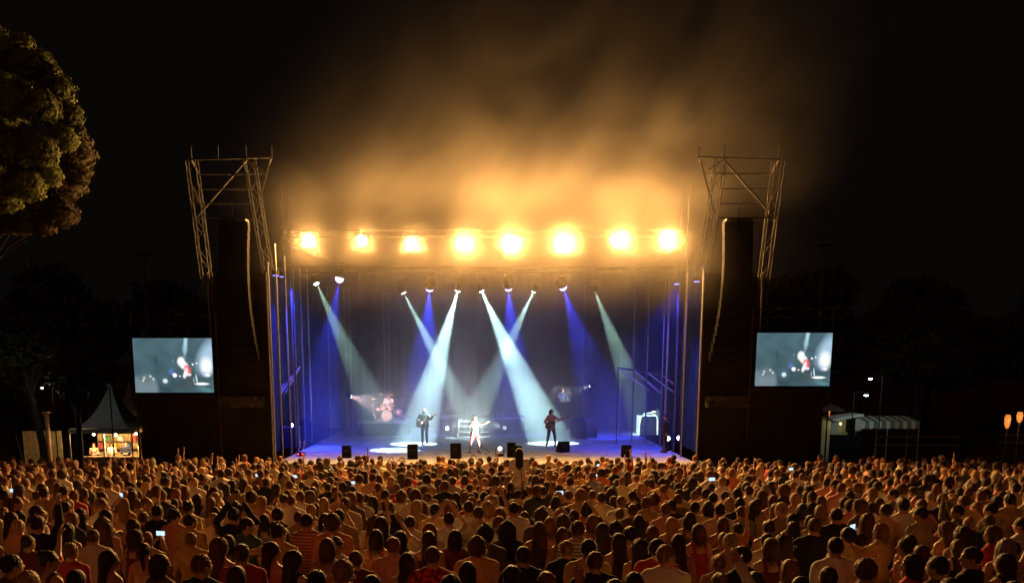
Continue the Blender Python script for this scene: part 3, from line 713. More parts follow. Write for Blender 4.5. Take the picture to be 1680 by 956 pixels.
def hair_mesh(style, vx=.0125, strands=True):
    k = ('hair', style, vx, strands)
    if k not in CACHE:
        lo, hi = (-.2, -.24, 1.12), (.2, .16, 1.80)
        V, Q = surf(lambda p: hairf(style, p, 0), lo, hi, vx)
        if strands and style not in ('buzz', 'cap'):
            r = np.random.default_rng(len(style) * 7 + 1); n = 650 if style not in ('short', 'bun', 'pony') else 380
            c = np.array((0, -.03, 1.6)); sv = []; sq = []; base = len(V); pick = r.choice(len(V), n)
            for i in pick:
                p = V[i]; o = p - c; o[2] *= .3; o /= np.linalg.norm(o) + 1e-6
                fall = np.array((0, 0, -1.)) if style not in ('curly', 'curlylong') else r.normal(0, .6, 3)
                if style == 'short' or p[2] > 1.68: fall = fall * .5 + r.normal(0, .35, 3) * .6
                side_ = np.cross(o, (0, 0, 1)); side_ = side_ / (np.linalg.norm(side_) + 1e-6) * .0016; L_ = (.05 if style in ('short', 'bun', 'pony', 'curly') else .10) * r.uniform(.5, 1.2)
                q0 = p - o * .004; q1 = p + o * .008 * r.uniform(.4, 1.4) + fall * L_ * .5; q2 = q1 + fall * L_ * .5 + o * r.uniform(-.010, .005)
                b = base + len(sv); sv += [q0 - side_, q0 + side_, q1 - side_, q1 + side_, q2 - side_ * .3, q2 + side_ * .3]; sq += [(b, b + 1, b + 3, b + 2), (b + 2, b + 3, b + 5, b + 4)]
            V = np.concatenate([V, np.array(sv)]); Q = np.concatenate([Q, np.array(sq)])
        CACHE[k] = to_mesh('hair', V, Q, [HAIR])
    return CACHE[k]
HC = {'black': (.020, .011, .008), 'dark brown': (.034, .015, .009), 'brown': (.10, .040, .018), 'auburn': (.19, .055, .018), 'light brown': (.22, .11, .05), 'blonde': (.42, .26, .12), 'grey': (.25, .24, .23), 'white': (.75, .72, .68), 'red': (.5, .05, .02)}
SK = {'l': (.62, .38, .27), 'm': (.50, .29, .19), 't': (.36, .19, .12)}
TC = {'white': (.74, .72, .68), 'cream': (.62, .54, .40), 'yellow': (.60, .42, .14), 'tan': (.38, .27, .16), 'black': (.012, .012, .014), 'grey': (.16, .16, .17), 'light grey': (.42, .42, .40), 'brown': (.12, .07, .045), 'olive': (.13, .12, .06), 'green': (.06, .13, .06), 'red': (.42, .035, .03), 'orange': (.55, .20, .07), 'pink': (.55, .24, .22), 'peach': (.62, .36, .25), 'navy': (.03, .035, .07), 'blue': (.08, .12, .25), 'dark red': (.16, .02, .02)}
def make_person(loc, face, sex, style, hcol, kind, tcol, armR='down', armL='down', yaw=0, low='trousers', lcol='navy', skin='m', scale=1.0, label='', group=None, wide=1.0, legs='stand', pat=None, vx=.0165, lean=0.0, hatcol=None, cat='person'):
    key = (sex, armR, armL, round(yaw, 2), legs, wide)
    o = link('person', body_mesh(key, vx)); o.color = (*SK[skin], 1)
    k = .945 if sex == 'f' else 1.0
    o.location = loc; o.rotation_euler = (lean, 0, face); o.scale = (scale,) * 3
    tag(o, label, cat, group)
    h = link('hair' if style != 'cap' else 'cap', hair_mesh(style), o); h.rotation_euler = (0, 0, yaw); h.scale = (k,) * 3; h.color = (*HC[hcol], 1) if hatcol is None else (*TC[hatcol], 1)
    h.location = (0, 0, 0)
    nm = {'tee': 'tee_shirt', 'shirt': 'shirt', 'jacket': 'jacket', 'tank': 'tank_top', 'straps': 'strap_top'}[kind]
    t = link(nm, wear_mesh(key, 'top', kind, vx + .003), o); t.color = (*TC[tcol], 1)
    if pat:
        t.material_slots[0].link = 'OBJECT'; t.material_slots[0].material = PRINT if pat == 'print' else STRIPE
    key2 = (sex, 'down', 'down', 0, legs, wide)
    b = link('skirt' if low in ('skirt', 'dress') else low, wear_mesh(key2, 'low', low, .022), o); b.color = (*TC[lcol], 1)
    return o
# ------------------------------------------------------------------ risers and stage equipment
def riser(px0, px1, pyb, h, dep, label):
    a = G(px0, pyb, ZS); b = G(px1, pyb, ZS); y = (a.y + b.y) / 2; w_ = b.x - a.x; xc = (a.x + b.x) / 2
    t = thing('riser', (xc, y, ZS), label, 'riser')
    n = max(2, round(w_ / 1.2)); 
    for i in range(n):
        MB().box((-w_ / 2 + w_ / n * (i + .5), dep / 2, h - .04), (w_ / n - .01, dep, .08)).build('deck_panel', DECK, t)
    k = int(w_ * 8); mb = MB()
    for i in range(k + 1):
        x = -w_ / 2 + w_ * i / k; yy = .02 + .025 * math.sin(i * 1.7); mb.v += [(x, yy, 0.01), (x, yy, h - .081)]; mb.n += 2
    mb.f = [(2 * i, 2 * i + 2, 2 * i + 3, 2 * i + 1) for i in range(k)]; mb.m = [0] * k
    mb.build('skirt', mat('riser_skirt', (.07, .055, .045), .9, 0, .3, 3, .2), t)
    for s_ in (-1, 1): MB().box((s_ * (w_ / 2 - .02), dep / 2, (h - .08) / 2), (.03, dep - .1, h - .1)).build('side_skirt', MAT['riser_skirt'], t)
    return xc, y, w_, ZS + h
dx, dy, dw, dz = riser(585, 668, 715, .74, 2.6, 'low wide riser under the drum kit')
cx_, cyy, cw, cz = riser(722, 862, 711, .86, 2.6, 'long riser behind the white steps')
kx, ky, kw, kz = riser(905, 972, 705, .55, 2.4, 'tall riser under the keyboard player')

# drum kit
def drumkit(x, y, z):
    t = thing('drum_kit', (x, y, z), 'pinkish lit drum kit with cymbals on the low wide riser', 'drum kit')
    RX = Matrix.Rotation(math.pi / 2, 3, 'X')
    def drum(c, r, h, name, M=None):
        o = MB().lathe([(r, -h / 2), (r, h / 2)], c, 18, M=M).build(name, DRUM, t)
        for q in (-h / 2, h / 2 - .02): MB().lathe([(r + .012, q), (r + .012, q + .02)], c, 18, M=M).build('hoop', ALU, o)
        MB().lathe([(r * .96, h / 2 + .001), (r * .96, h / 2 + .006)], c, 18, M=M).build('drum_head', mat('drum_skin', (.33, .24, .22), .5), o)
    drum((0, 0, .30), .28, .42, 'bass_drum', Matrix.Rotation(math.pi / 2, 3, 'X'))
    drum((-.2, .0, .72), .15, .2, 'tom', Matrix.Rotation(.35, 3, 'X')); drum((.2, .0, .72), .165, .22, 'tom', Matrix.Rotation(.35, 3, 'X'))
    drum((.55, .3, .42), .21, .38, 'floor_tom'); drum((-.45, .35, .58), .17, .13, 'snare_drum')
    for (cx2, cy2, h, r, tl) in ((-.75, .15, 1.18, .23, .2), (.72, .05, 1.25, .25, -.25), (.25, .35, 1.38, .2, .1), (-.85, .5, .85, .17, 0), (-.3, .1, 1.42, .18, .15)):
        s_ = MB().tube([(cx2, cy2, .35), (cx2, cy2, h)], .012).tube([(cx2, cy2, .35), (cx2 - .2, cy2 - .1, 0)], .01).tube([(cx2, cy2, .35), (cx2 + .2, cy2 - .1, 0)], .01).tube([(cx2, cy2, .35), (cx2, cy2 + .2, 0)], .01).build('cymbal_stand', ALU, t)
        MB().lathe([(r, 0), (r * .3, .018), (.03, .04), (.01, .04)], (cx2, cy2, h), 18, M=Matrix.Rotation(tl, 3, 'Y') @ Matrix.Rotation(.2, 3, 'X')).build('cymbal', BRASS, t, smooth=True)
    MB().lathe([(.17, .44), (.17, .52)], (0, .75, 0), 14).tube([(0, .75, 0), (0, .75, .44)], .03).build('stool', BLK, t)
    return t
p = G(636, 700, dz); kxk = P(637, 690, dy + 1).x
drumkit(kxk, dy + .75, dz)
lampc = P(652, 640, dy - .3)
def fill_lamp(c, aim, e, col, cone, label, cat='lamp'):  # lamp added to brighten a player the other lamps leave dark
    t = thing('added_lamp', c, label, cat); q = (Vector(aim) - c).to_track_quat('-Z', 'Y').to_matrix()
    MB().lathe([(.08, .02), (.10, .05), (.09, .25), (.04, .3)], (0, 0, 0), 14, M=q).build('can', BLK, t, smooth=True)
    MB().lathe([(.075, 0), (.06, -.01), (.01, -.012)], (0, 0, 0), 14, M=q).build('lens', emis('cool_lens', (.85, .95, 1), 18), t)
    MB().tube([(-.12, 0, .12), (-.12, 0, .32), (.12, 0, .32), (.12, 0, .12)], .014).build('yoke', BLK, t)
    lamp('fill_light', 'SPOT', Vector(c) + (Vector(aim) - c).normalized() * .05, aim, e, col, t, size=.04, cone=cone, blend=.6); return t


fill_lamp(Vector((kxk - 1.6, dy - 1.3, 1.9)), (kxk, dy + .9, dz + .7), 1500, (1.0, .62, .60), 44, 'added small pinkish lamp on a stand in front of the drum riser')  # added lamp, only there to brighten the drummer and kit
o = bpy.context.scene.objects['added_lamp']; MB().tube([(0, 0, .3), (0, 0, ZS - 1.9)], .02).build('stand', BLK, o)
kpx_ = P(923, 690, ky + 1).x; o = fill_lamp(Vector((kpx_ + 1.3, ky - 1.2, 2.3)), (kpx_, ky + 1.2, kz + 1.35), 900, (.9, .93, 1.0), 26, 'added small white lamp on a stand trained on the keyboard player'); MB().tube([(0, 0, .3), (0, 0, ZS - 2.3)], .02).build('stand', BLK, o)  # added lamp, only there to brighten the keyboard player

# amplifiers, wedges, cases
def wedge(px, pyb, wpx, hpx, label, rz=0.):
    c = G(px, pyb, ZS); s_ = F / (c.y * CH - (c.z - H) * SH); w_ = wpx / s_; h = hpx / s_
    t = thing('monitor_wedge', c, label, 'monitor speaker', 'monitor wedges along the stage lip', rz)
    d0, d1 = .42, .20
    v = [(-w_ / 2, 0, 0), (w_ / 2, 0, 0), (w_ / 2, 0, h), (-w_ / 2, 0, h), (-w_ / 2, d0, 0), (w_ / 2, d0, 0), (w_ / 2, d1, h), (-w_ / 2, d1, h)]
    MB().add(v, [(0, 1, 2, 3), (5, 4, 7, 6), (4, 0, 3, 7), (1, 5, 6, 2), (3, 2, 6, 7), (4, 5, 1, 0)]).build('cabinet', BLK, t)
    g = [(-w_ / 2 + .03, d0 + .005, .04), (w_ / 2 - .03, d0 + .005, .04), (w_ / 2 - .03, d1 + .012, h - .03), (-w_ / 2 + .03, d1 + .012, h - .03)]
    MB().add(g, [(1, 0, 3, 2)]).build('grille', MAT['speaker_grille'], t)
    MB().box((0, -.012, h * .6), (w_ * .4, .02, .05)).build('handle', STEEL, t); return t
for (a, b, c_, d_, e_, rz) in ((568, 751, 14, 20, 'black monitor wedge on the stage lip in front of the drum riser', 0), (677, 753, 17, 25, 'black monitor wedge on the stage lip in front of the guitarist', .1), (747, 752, 17, 25, 'black monitor wedge on the stage lip between guitarist and singer', -.1), (839, 750, 14, 24, 'taller of two touching monitor wedges between singer and bassist', 0), (850, 751, 13, 20, 'lower of two touching monitor wedges between singer and bassist', .15), (927, 742, 18, 18, 'black monitor wedge turned at an angle beside the bassist', .45), (1028, 750, 15, 20, 'black monitor wedge on the stage lip nearest the flight case', 0)):
    wedge(a, b, c_, d_, e_, rz)
def amp(px, pyb, w_, h, d, label):
    c = G(px, pyb, ZS); t = thing('covered_amplifier', c, label, 'amplifier')
    bm = bmesh.new(); bmesh.ops.create_cube(bm, size=1); bmesh.ops.scale(bm, vec=(w_, d, h), verts=bm.verts); bmesh.ops.translate(bm, vec=(0, d / 2, h / 2), verts=bm.verts)
    for v in bm.verts:
        if v.co.z > h * .5: v.co.x *= .82; v.co.y = d / 2 + (v.co.y - d / 2) * .8
    bmesh.ops.bevel(bm, geom=[e for e in bm.edges], offset=.09, segments=3, affect='EDGES'); me = bpy.data.meshes.new('cover'); bm.to_mesh(me); bm.free(); me.materials.append(CLOTHB)
    for pl in me.polygons: pl.use_smooth = True
    link('cover', me, t); MB().box((0, d / 2, .04), (w_ * .95, d * .95, .08)).build('base', BLK, t); return t
amp(950, 720, .85, 1.02, .8, 'larger rounded black covered amplifier beside the bassist')
amp(972, 718, .5, .62, .5, 'smaller rounded black covered amplifier behind the larger one')
# covered flight case with pale cloth and small items
c = G(1063, 713, ZS); t = thing('flight_case', c, 'black flight case with pale cloth edges in a white pool of light', 'flight case')
MB().box((0, .4, .48), (.95, .75, .96)).build('case', BLK, t)
MB().tube([(-.5, 0, .0), (-.47, 0, .5), (-.40, 0, .93), (-.28, 0, 1.0), (.40, 0, 1.0), (.48, 0, .85), (.50, 0, .0)], .035, 6).build('edging', WHITE, t)
MB().box((-.46, .4, .5), (.05, .8, 1.0)).build('cloth', WHITE, t)
MB().box((.05, .4, .985), (.8, .7, .03)).build('lid', ALU, t)
for (x, lb, nm, pr) in ((-.15, 'small pale cup standing on the flight case', 'cup', [(.04, 0), (.06, .14), (.055, .14)]),):
    o = MB().lathe(pr, (0, 0, 0), 12).build(nm, WHITE, None, loc=c + Vector((x, .3, 1.003))); tag(o, lb, 'cup')
o = thing('folded_towels', c + Vector((.25, .35, 1.003)), 'crumpled white towels on top of the flight case', 'towels')
for k in range(4):
    bm = bmesh.new(); bmesh.ops.create_icosphere(bm, subdivisions=2, radius=.13)
    for v in bm.verts: v.co *= 1 + random.uniform(-.25, .25); v.co.z = abs(v.co.z) * .6
    me = bpy.data.meshes.new('towel'); bm.to_mesh(me); bm.free(); me.materials.append(WHITE); link('towel', me, o, (random.uniform(-.15, .15), random.uniform(-.1, .1), .0 + .05 * k))
def case(px, pyb, w_, d, h, label, m=BLK):
    c = G(px, pyb, ZS); t = thing('equipment_case', c, label, 'equipment case')
    MB().box((0, d / 2, h / 2 + .06), (w_, d, h)).build('body', m, t)
    for x in (-w_ / 2, w_ / 2):
        for z in (.06, h + .06): MB().box((x, d / 2, z), (.035, d + .03, .035)).build('edging', ALU, t)
    for x in (-w_ / 2 + .1, w_ / 2 - .1): MB().lathe([(.05, -.02), (.05, .02)], (x, .1, .05), 10, M=Matrix.Rotation(math.pi / 2, 3, 'Y')).build('wheel', BLK, t)
    return c
case(496, 724, .75, .6, .95, 'aluminium edged flight case beside the blue lit wing')
case(476, 737, .7, .6, .9, 'dark equipment case nearest the blue wing poles', mat('dark_blue_case', (.03, .03, .07), .5))
case(1108, 716, 1.1, .8, 1.1, 'wide dark equipment case behind the standing stagehand')
for (px, py, Y, lb, col, tx, ty) in ((478, 697, 36.6, 'small white oval lamp above the dark equipment case', (1, .93, 1), 470, 760), (1094, 692, 37, 'small pinkish oval lamp beside the stagehand', (1, .85, .85), 1090, 760)):
    c = P(px, py, Y); t = thing('floor_lamp', (c.x, Y, ZS), lb, 'lamp')
    MB().lathe([(.01, -.02), (.08, -.015), (.09, .0), (.08, .04), (.03, .06)], (0, 0, c.z - ZS), 12, M=Matrix.Rotation(-math.pi / 2, 3, 'X')).build('lens', emis('small_lens', (1, .9, .93), 5), t)
    MB().tube([(0, .03, 0), (0, .03, c.z - ZS)], .015).build('stand', BLK, t); MB().box((0, .03, .02), (.3, .3, .04)).build('foot', BLK, t)
for (px, py, lb) in ((1095, 730, 'round floor lamp at the feet of the stagehand'), (1113, 729, 'round floor lamp behind the stagehand towards the wing'), (734, 712, 'round floor lamp beside the white steps, guitarist side'), (828, 711, 'round floor lamp beside the white steps, bassist side'), (666, 714, 'dim round floor lamp at the corner of the drum riser'), (820, 748, 'small white foot lamp on the stage lip beside the singer')):
    c = G(px, py, ZS); t = thing('floor_lamp', c, lb, 'lamp')
    if px in (734, 828): lamp('step_fill', 'SPOT', c + Vector((.16 if px < 780 else -.16, -.3, .4)), G(777, 716, ZS) + Vector((0, 0, .8)), 420, (.85, 1.0, 1.0), t, size=.05, cone=50, blend=.7)  # spot added at the floor lamp to brighten the steps
    if px == 820: lamp('singer_fill', 'SPOT', c + Vector((-.05, .1, .4)), G(780, 742, ZS) + Vector((0, 0, 1.1)), 7000, (1.0, .97, .95), t, size=.05, cone=60, blend=.6)  # strong spot added at the foot lamp to brighten the singer
    b_ = 5 if px in (734, 1095, 1113) else 1.6
    MB().lathe([(.12, -.06), (.14, 0), (.12, .1), (.05, .14)], (0, 0, .32), 14, M=Matrix.Rotation(-math.pi / 2, 3, 'X')).build('head', BLK, t, smooth=True)
    MB().lathe([(.105, 0), (.08, -.03), (.01, -.045)], (0, -.065, .32), 14, M=Matrix.Rotation(math.pi / 2, 3, 'X')).build('lens', emis('floor_lens_%s' % b_, (.9, 1, 1), b_), t)
    MB().tube([(-.17, .02, .32), (-.17, .02, .08), (.17, .02, .08), (.17, .02, .32)], .02).build('yoke', BLK, t); MB().box((0, .02, .04), (.3, .24, .08)).build('base', BLK, t)
c = G(493, 748, ZS); t = thing('cable_box', c, 'small black cable box with two red lights and two white tubes', 'cable box')
MB().box((0, .1, .08), (.3, .2, .16)).build('body', BLK, t)
for x in (-.09, .09):
    MB().lathe([(.035, 0), (.02, .012)], (x, -.002, .09), 10, M=Matrix.Rotation(math.pi / 2, 3, 'X')).build('indicator', emis('red_light', (1, .05, .08), 4), t)
    MB().tube([(x - .03, .1, .16), (x + .05, .1, .4), (x + .07, .1, .62)], .022).build('tube', WHITE, t)
# white steps
c = G(777, 719, ZS); t = thing('steps', c, 'white edged open steps leading up to the centre riser', 'steps')
SW = 1.62
for k in range(4):
    z = .06 + k * .255; y = .02 + k * .19; w_ = SW - k * .05
    MB().box((0, y + .13, z), (w_, .26, .035)).build('tread', DECK, t); MB().box((0, y - .01, z), (w_, .022, .055)).build('nosing', WHITE, t)
for s_ in (-1, 1): MB().tube([(s_ * SW / 2, 0, 0), (s_ * (SW / 2 - .08), .62, .88)], .032, 6).build('side_rail', WHITE, t)
# foldback frames, bottles, keyboards
for k, (px, lb) in enumerate(((808, 'small clear bottle on the centre riser nearest the white steps'), (816, 'middle one of three small bottles on the centre riser'), (824, 'small clear bottle on the centre riser nearest the bassist'))):
    c = P(px, 684, cyy + .3); o = MB().lathe([(.045, 0), (.045, .17), (.018, .23), (.018, .28)], (0, 0, 0), 12).build('bottle', mat('bottle_plastic', (.75, .8, .82), .15, 0, .05), None, loc=(c.x, cyy + .3, cz + .003), smooth=True); tag(o, lb, 'bottle')
def keyboard(x, y, z, label, w_=1.1, m=BLK):
    t = thing('keyboard', (x, y, z), label, 'keyboard')
    MB().box((0, 0, .95), (w_, .32, .1)).build('body', m, t)
    mb = MB()
    for i in range(28): mb.box((-w_ / 2 + .06 + i * (w_ - .12) / 28, .05, 1.006), ((w_ - .12) / 28 - .004, .17, .012))
    mb.build('key', WHITE, t)
    for s_ in (-1, 1): MB().tube([(s_ * w_ * .35, -.1, 0), (-s_ * w_ * .1, 0, .9)], .018).build('leg', STEEL, t)
KPX = P(923, 690, ky + 1).x
keyboard(KPX, ky + .75, kz, 'black keyboard on a folding stand in front of the player in blue')
c = P(831, 684, cyy + .9); t = thing('keyboard_rack', (c.x, cyy + .9, cz), 'pale tube rack holding a keyboard on the centre riser', 'rack')
MB().tube([(.45, 0, .52), (-.35, 0, .52), (-.4, 0, .46), (-.4, 0, .34), (-.35, 0, .28), (.1, 0, .28)], .02, 6).build('frame', ALU, t)
for x in (-.2, .3): MB().tube([(x, 0, 0), (x, 0, .95 if x < 0 else .28)], .016).build('post', STEEL, t)
MB().box((.05, .12, .32), (.9, .26, .07)).build('keys', BLK, t)
# microphone and stand at the singer
c = G(790, 742, ZS); t = thing('microphone_stand', (c.x, c.y, ZS), 'microphone stand with folded legs beside the singer', 'microphone stand')
MB().tube([(0, 0, .1), (.02, 0, 1.0)], .012).build('pole', STEEL, t)
for a in (0, 2.1, 4.2): MB().tube([(0, 0, .3), (.35 * math.cos(a), .35 * math.sin(a), 0.01)], .012).build('leg', STEEL, t)
MB().lathe([(.02, 0), (.03, .05), (.015, .07)], (.02, 0, 1.0), 10).build('microphone', BLK, t)

# ------------------------------------------------------------------ performers
PI = math.pi
def guitar(loc, face, M2, col, label, long_=1.0):
    t = thing('guitar', loc, label, 'guitar'); t.rotation_euler = (0, 0, face)
    o = Vector((.10, .215, 1.06)); d = (Vector((-.44, .36, 1.36)) - o).normalized(); up = Vector((0, 1, .1)); sx = d.cross(up).normalized(); n_ = sx.cross(d).normalized()
    M = Matrix((d, sx, n_)).transposed()
    out = []
    for k in range(28):
        a = 2 * PI * k / 28; r = .17 + .035 * math.cos(2 * a) - .035 * math.cos(a) + (.02 if abs(a - PI) < 1 else 0); out.append((r * math.cos(a) * 1.15, r * math.sin(a)))
    v = [M @ Vector((x, y, z)) + o for z in (-.022, .022) for (x, y) in out]
    f = [tuple(range(28))[::-1], tuple(range(28, 56))] + [(i, (i + 1) % 28, 28 + (i + 1) % 28, 28 + i) for i in range(28)]
    b = MB().add(v, f).build('body', mat('guitar_' + col[0], col[1], .25), t)
    MB().box(M @ Vector((.02, 0, .028)) + o, (.16, .11, .008), M=M).build('pickguard', WHITE if col[0] == 'sunburst' else BLK, b)
    MB().box(M @ Vector((.18 + .25 * long_, 0, .02)) + o, (.56 * long_, .045, .024), M=M).build('neck', mat('maple', (.35, .2, .1), .4), t)
    MB().box(M @ Vector((.50 + .25 * (long_ * 2 - 1), 0, .018)) + o, (.16, .075, .02), M=M).build('headstock', mat('headstock', (.45, .32, .2), .4), t)
    MB().tube([M @ Vector((-.15, 0, .0)) + o, Vector((.17, .10, 1.36)), Vector((.10, -.05, 1.47)), Vector((-.1, .13, 1.36)), M @ Vector((.2, 0, 0)) + o], .02, 4).build('strap', BLK, t)
    return t
g = G(697, 730, ZS); make_person(g, PI - .1, 'm', 'short', 'brown', 'jacket', 'black', 'strum', 'neck', .1, 'trousers', 'navy', 'l', 1.0, 'guitarist in black jacket and dark trousers playing in a white spotlight', None, vx=.013)
guitar(g, PI - .1, None, ('sunburst', (.16, .07, .03)), 'brown electric guitar held by the man in the black jacket')
g = G(904, 734, ZS); make_person(g, PI + .35, 'f', 'long', 'dark brown', 'shirt', 'pink', 'strum', 'neck', .3, 'trousers', 'black', 'l', 1.05, 'long haired bassist in pink shirt and black trousers in a white pool of light', None, vx=.013, legs='wide')
guitar(g, PI + .35, None, ('dark', (.05, .03, .02)), 'dark bass guitar held by the long haired player in pink', 1.15)
g = G(779, 743, ZS); make_person(g, PI, 'f', 'bob', 'white', 'tank', 'white', 'mic', 'out', 0, 'shorts', 'red', 'l', .985, 'singer in white top and red shorts in front of the white steps', None, vx=.013, legs='wide')
make_person(Vector((kxk, dy + 1.45, dz - .32)), PI, 'm', 'curly', 'brown', 'tee', 'light grey', 'drum', 'drum', .2, 'trousers', 'black', 'l', 1.0, 'drummer seated behind the pinkish lit drum kit', None, legs='sit')
c = P(768, 684, cyy + 1.2); make_person(Vector((c.x, cyy + 1.2, cz - .38)), PI, 'm', 'short', 'brown', 'tee', 'light grey', 'keys', 'keys', 0, 'trousers', 'grey', 'l', 1.0, 'musician half lost in smoke seated on the centre riser', None, legs='sit')
o = thing('stool', (c.x, cyy + 1.25, cz), 'round black stool under the musician on the centre riser', 'stool'); MB().lathe([(.17, .40), (.17, .46)], (0, 0, 0), 14).build('seat', BLK, o); MB().tube([(0, 0, 0), (0, 0, .4)], .03).build('leg', STEEL, o)
make_person(Vector((KPX, ky + 1.2, kz)), PI, 'm', 'buzz', 'blonde', 'shirt', 'blue', 'keys', 'keys', 0, 'trousers', 'navy', 'l', 1.0, 'short haired keyboard player in blue shirt on the tall riser', None)
g = G(1090, 742, ZS); make_person(g, PI * .6, 'm', 'short', 'black', 'shirt', 'black', 'front', 'down', 0, 'trousers', 'black', 'm', .95, 'stagehand in black standing at the wing beside the dark case', None)

# ------------------------------------------------------------------ trees
def leaf_mesh(name, lobes, n_per_m2, size, col, seed, elong=2.2, flat=False):
    r = np.random.default_rng(seed); V = []; 
    for (c, rad) in lobes:
        n = int(n_per_m2 * 4 * math.pi * rad ** 2); d = r.normal(size=(n, 3)); d /= np.linalg.norm(d, axis=1)[:, None]
        bump_ = 1 + .16 * np.sin(d[:, 0] * 6 + c[0]) * np.sin(d[:, 2] * 7 + c[2]) + .1 * np.sin(d[:, 1] * 13)
        rr = rad * (r.uniform(.45, 1, n) ** .35) * bump_
        p = np.array(c) + d * rr[:, None] * np.array((1, 1, .8))
        a = d * .6 + r.normal(size=(n, 3)) * .6 + np.array((0, 0, .25)); a /= np.linalg.norm(a, axis=1)[:, None]
        b = np.cross(a, r.normal(size=(n, 3))); b /= np.linalg.norm(b, axis=1)[:, None]; s_ = size * r.uniform(.6, 1.4, n)[:, None]
        if flat:
            a = np.cross(d, r.normal(size=(n, 3))); a /= np.linalg.norm(a, axis=1)[:, None]; b = np.cross(d + r.normal(size=(n, 3)) * .35, a); b /= np.linalg.norm(b, axis=1)[:, None]
        q = np.stack([p - b * s_ * .5, p + b * s_ * .5, p + b * s_ * .2 + a * s_ * elong, p - b * s_ * .2 + a * s_ * elong], 1); V.append(q.reshape(-1, 3))
    V = np.concatenate(V); Q = np.arange(len(V)).reshape(-1, 4)
    return to_mesh(name, V, Q, [col], None, False)
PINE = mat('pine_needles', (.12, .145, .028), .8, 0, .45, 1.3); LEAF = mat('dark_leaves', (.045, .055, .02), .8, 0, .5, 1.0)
def limbs(t, base, top, r, lobes, m=BARK, k=4):
    base, top = Vector(base), Vector(top)
    pts = [base + (top - base) * u + Vector((.12 * math.sin(u * 5), .1 * math.cos(u * 4), 0)) * (base - top).length * .1 for u in (0, .25, .5, .75, 1)]
    MB().tube(pts, [r * 1.25, r, r * .85, r * .7, r * .45], 10).build('trunk', m, t, smooth=True)
    st_ = max(1, len(lobes) // k)
    for (c, rad) in lobes[::st_]:
        c = Vector(c); q = pts[3] * .5 + pts[2] * .5
        MB().tube([q, (q + c) / 2 + Vector((0, 0, .1 * (c - q).length)), c], [r * .42, r * .28, r * .1], 6, caps=False).build('limb', m, t, smooth=True)
Yp = 24.0; ZG = gz(60)
def pxl(lst, Y, oy=0):
    out = []
    for (px, py, rp, dy_) in lst:
        c = P(px, py, Y + dy_); s_ = F / (c.y * CH - (c.z - H) * SH); out.append((c, rp / s_))
    return out
lob = pxl([(12, 95, 42, 0), (55, 112, 36, -.2), (92, 150, 30, -.4), (112, 190, 24, -.3), (66, 175, 34, -.9), (20, 165, 42, -1.0), (100, 228, 26, -.6), (62, 245, 34, -1.1), (15, 240, 42, -1.2), (40, 300, 34, -.8), (-5, 315, 40, -.6), (75, 285, 26, -.5), (-45, 80, 60, 0), (-60, 190, 70, -.5), (-50, 280, 55, -.5), (-130, 140, 80, 0), (-150, 240, 70, 0), (128, 215, 12, -.2), (85, 118, 14, -.3), (38, 72, 18, 0)], Yp)
base = Vector((lob[15][0].x - 4, Yp + .3, gz(Yp)))
def put_tree(name, lobes, base, r, label, leaf, dens, size, seed, cat='tree', group=None, top=None, flat=False):
    t = thing(name, base, label, cat, group); L0 = [(Vector(c) - Vector(base), rad) for c, rad in lobes]
    link('crown', leaf_mesh('crown', L0, dens, size, leaf, seed, flat=flat), t)
    tp = top or sum((c for c, _ in L0), Vector()) / len(L0); limbs(t, (0, 0, 0), tp, r, L0); return t
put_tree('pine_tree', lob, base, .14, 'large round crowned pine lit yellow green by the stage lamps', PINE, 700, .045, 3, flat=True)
lob = pxl([(120, 250, 34, 0), (100, 300, 38, .3), (128, 285, 22, 0), (60, 330, 44, .2), (100, 350, 28, 0), (40, 365, 24, 0), (130, 232, 20, .4), (10, 350, 40, .4), (75, 372, 18, 0)], 29)
b2 = Vector((P(-60, 640, 29.6).x, 29.6, gz(29))); put_tree('pine_tree', lob, b2, .12, 'dim brown pine behind the large lit pine crown', mat('dim_needles', (.07, .055, .025), .85, 0, .4, 1.3), 400, .06, 4, flat=True, top=Vector((.3, 0, 10.8)))  # darker needle colour stands in for weaker light on this pine
# trees round the food stall and beyond the right-hand screen
def pxtree(Y, lst, tx, r, label, seed, size=.09, dens=110, leaf=LEAF, grp='dark trees around the meadow'):
    lb = pxl(lst, Y); b = Vector((P(tx, 640, Y).x, Y, ZG)); return put_tree('tree', lb, b, r, label, leaf, dens, size, seed, 'tree', grp)
pxtree(42, [(120, 600, 22, 0), (145, 590, 26, .5), (100, 625, 20, 0), (130, 640, 26, 0), (165, 610, 24, .4), (100, 585, 18, .5)], 118, .16, 'leafy tree with a faintly lit top just behind the food stall', 11)
pxtree(44, [(20, 560, 34, 0), (60, 545, 30, 0), (35, 600, 26, .3), (-10, 590, 34, 0), (80, 575, 22, .4)], 66, .2, 'forked tree with a pale trunk beside the post left of the food stall', 12)
pxtree(36, [(15, 665, 24, 0), (-15, 640, 30, 0), (25, 690, 16, .2), (5, 620, 26, 0)], 20, .3, 'dark thick trunked tree at the meadow edge by the pale fence', 13)
pxtree(50, [(1490, 560, 40, 0), (1530, 540, 44, 0), (1560, 590, 30, 0), (1450, 590, 28, .5), (1510, 600, 26, 0)], 1502, .22, 'tall tree with a grey trunk just right of the striped awning', 14)
pxtree(54, [(1600, 560, 46, 0), (1640, 590, 40, 0), (1580, 610, 30, 0), (1670, 560, 50, 0)], 1592, .22, 'dark tree standing left of the orange lanterns', 15)
pxtree(56, [(1420, 570, 44, 0), (1380, 590, 36, 0), (1450, 540, 40, 0)], 1412, .2, 'dark tree behind the two small white lamps', 16)
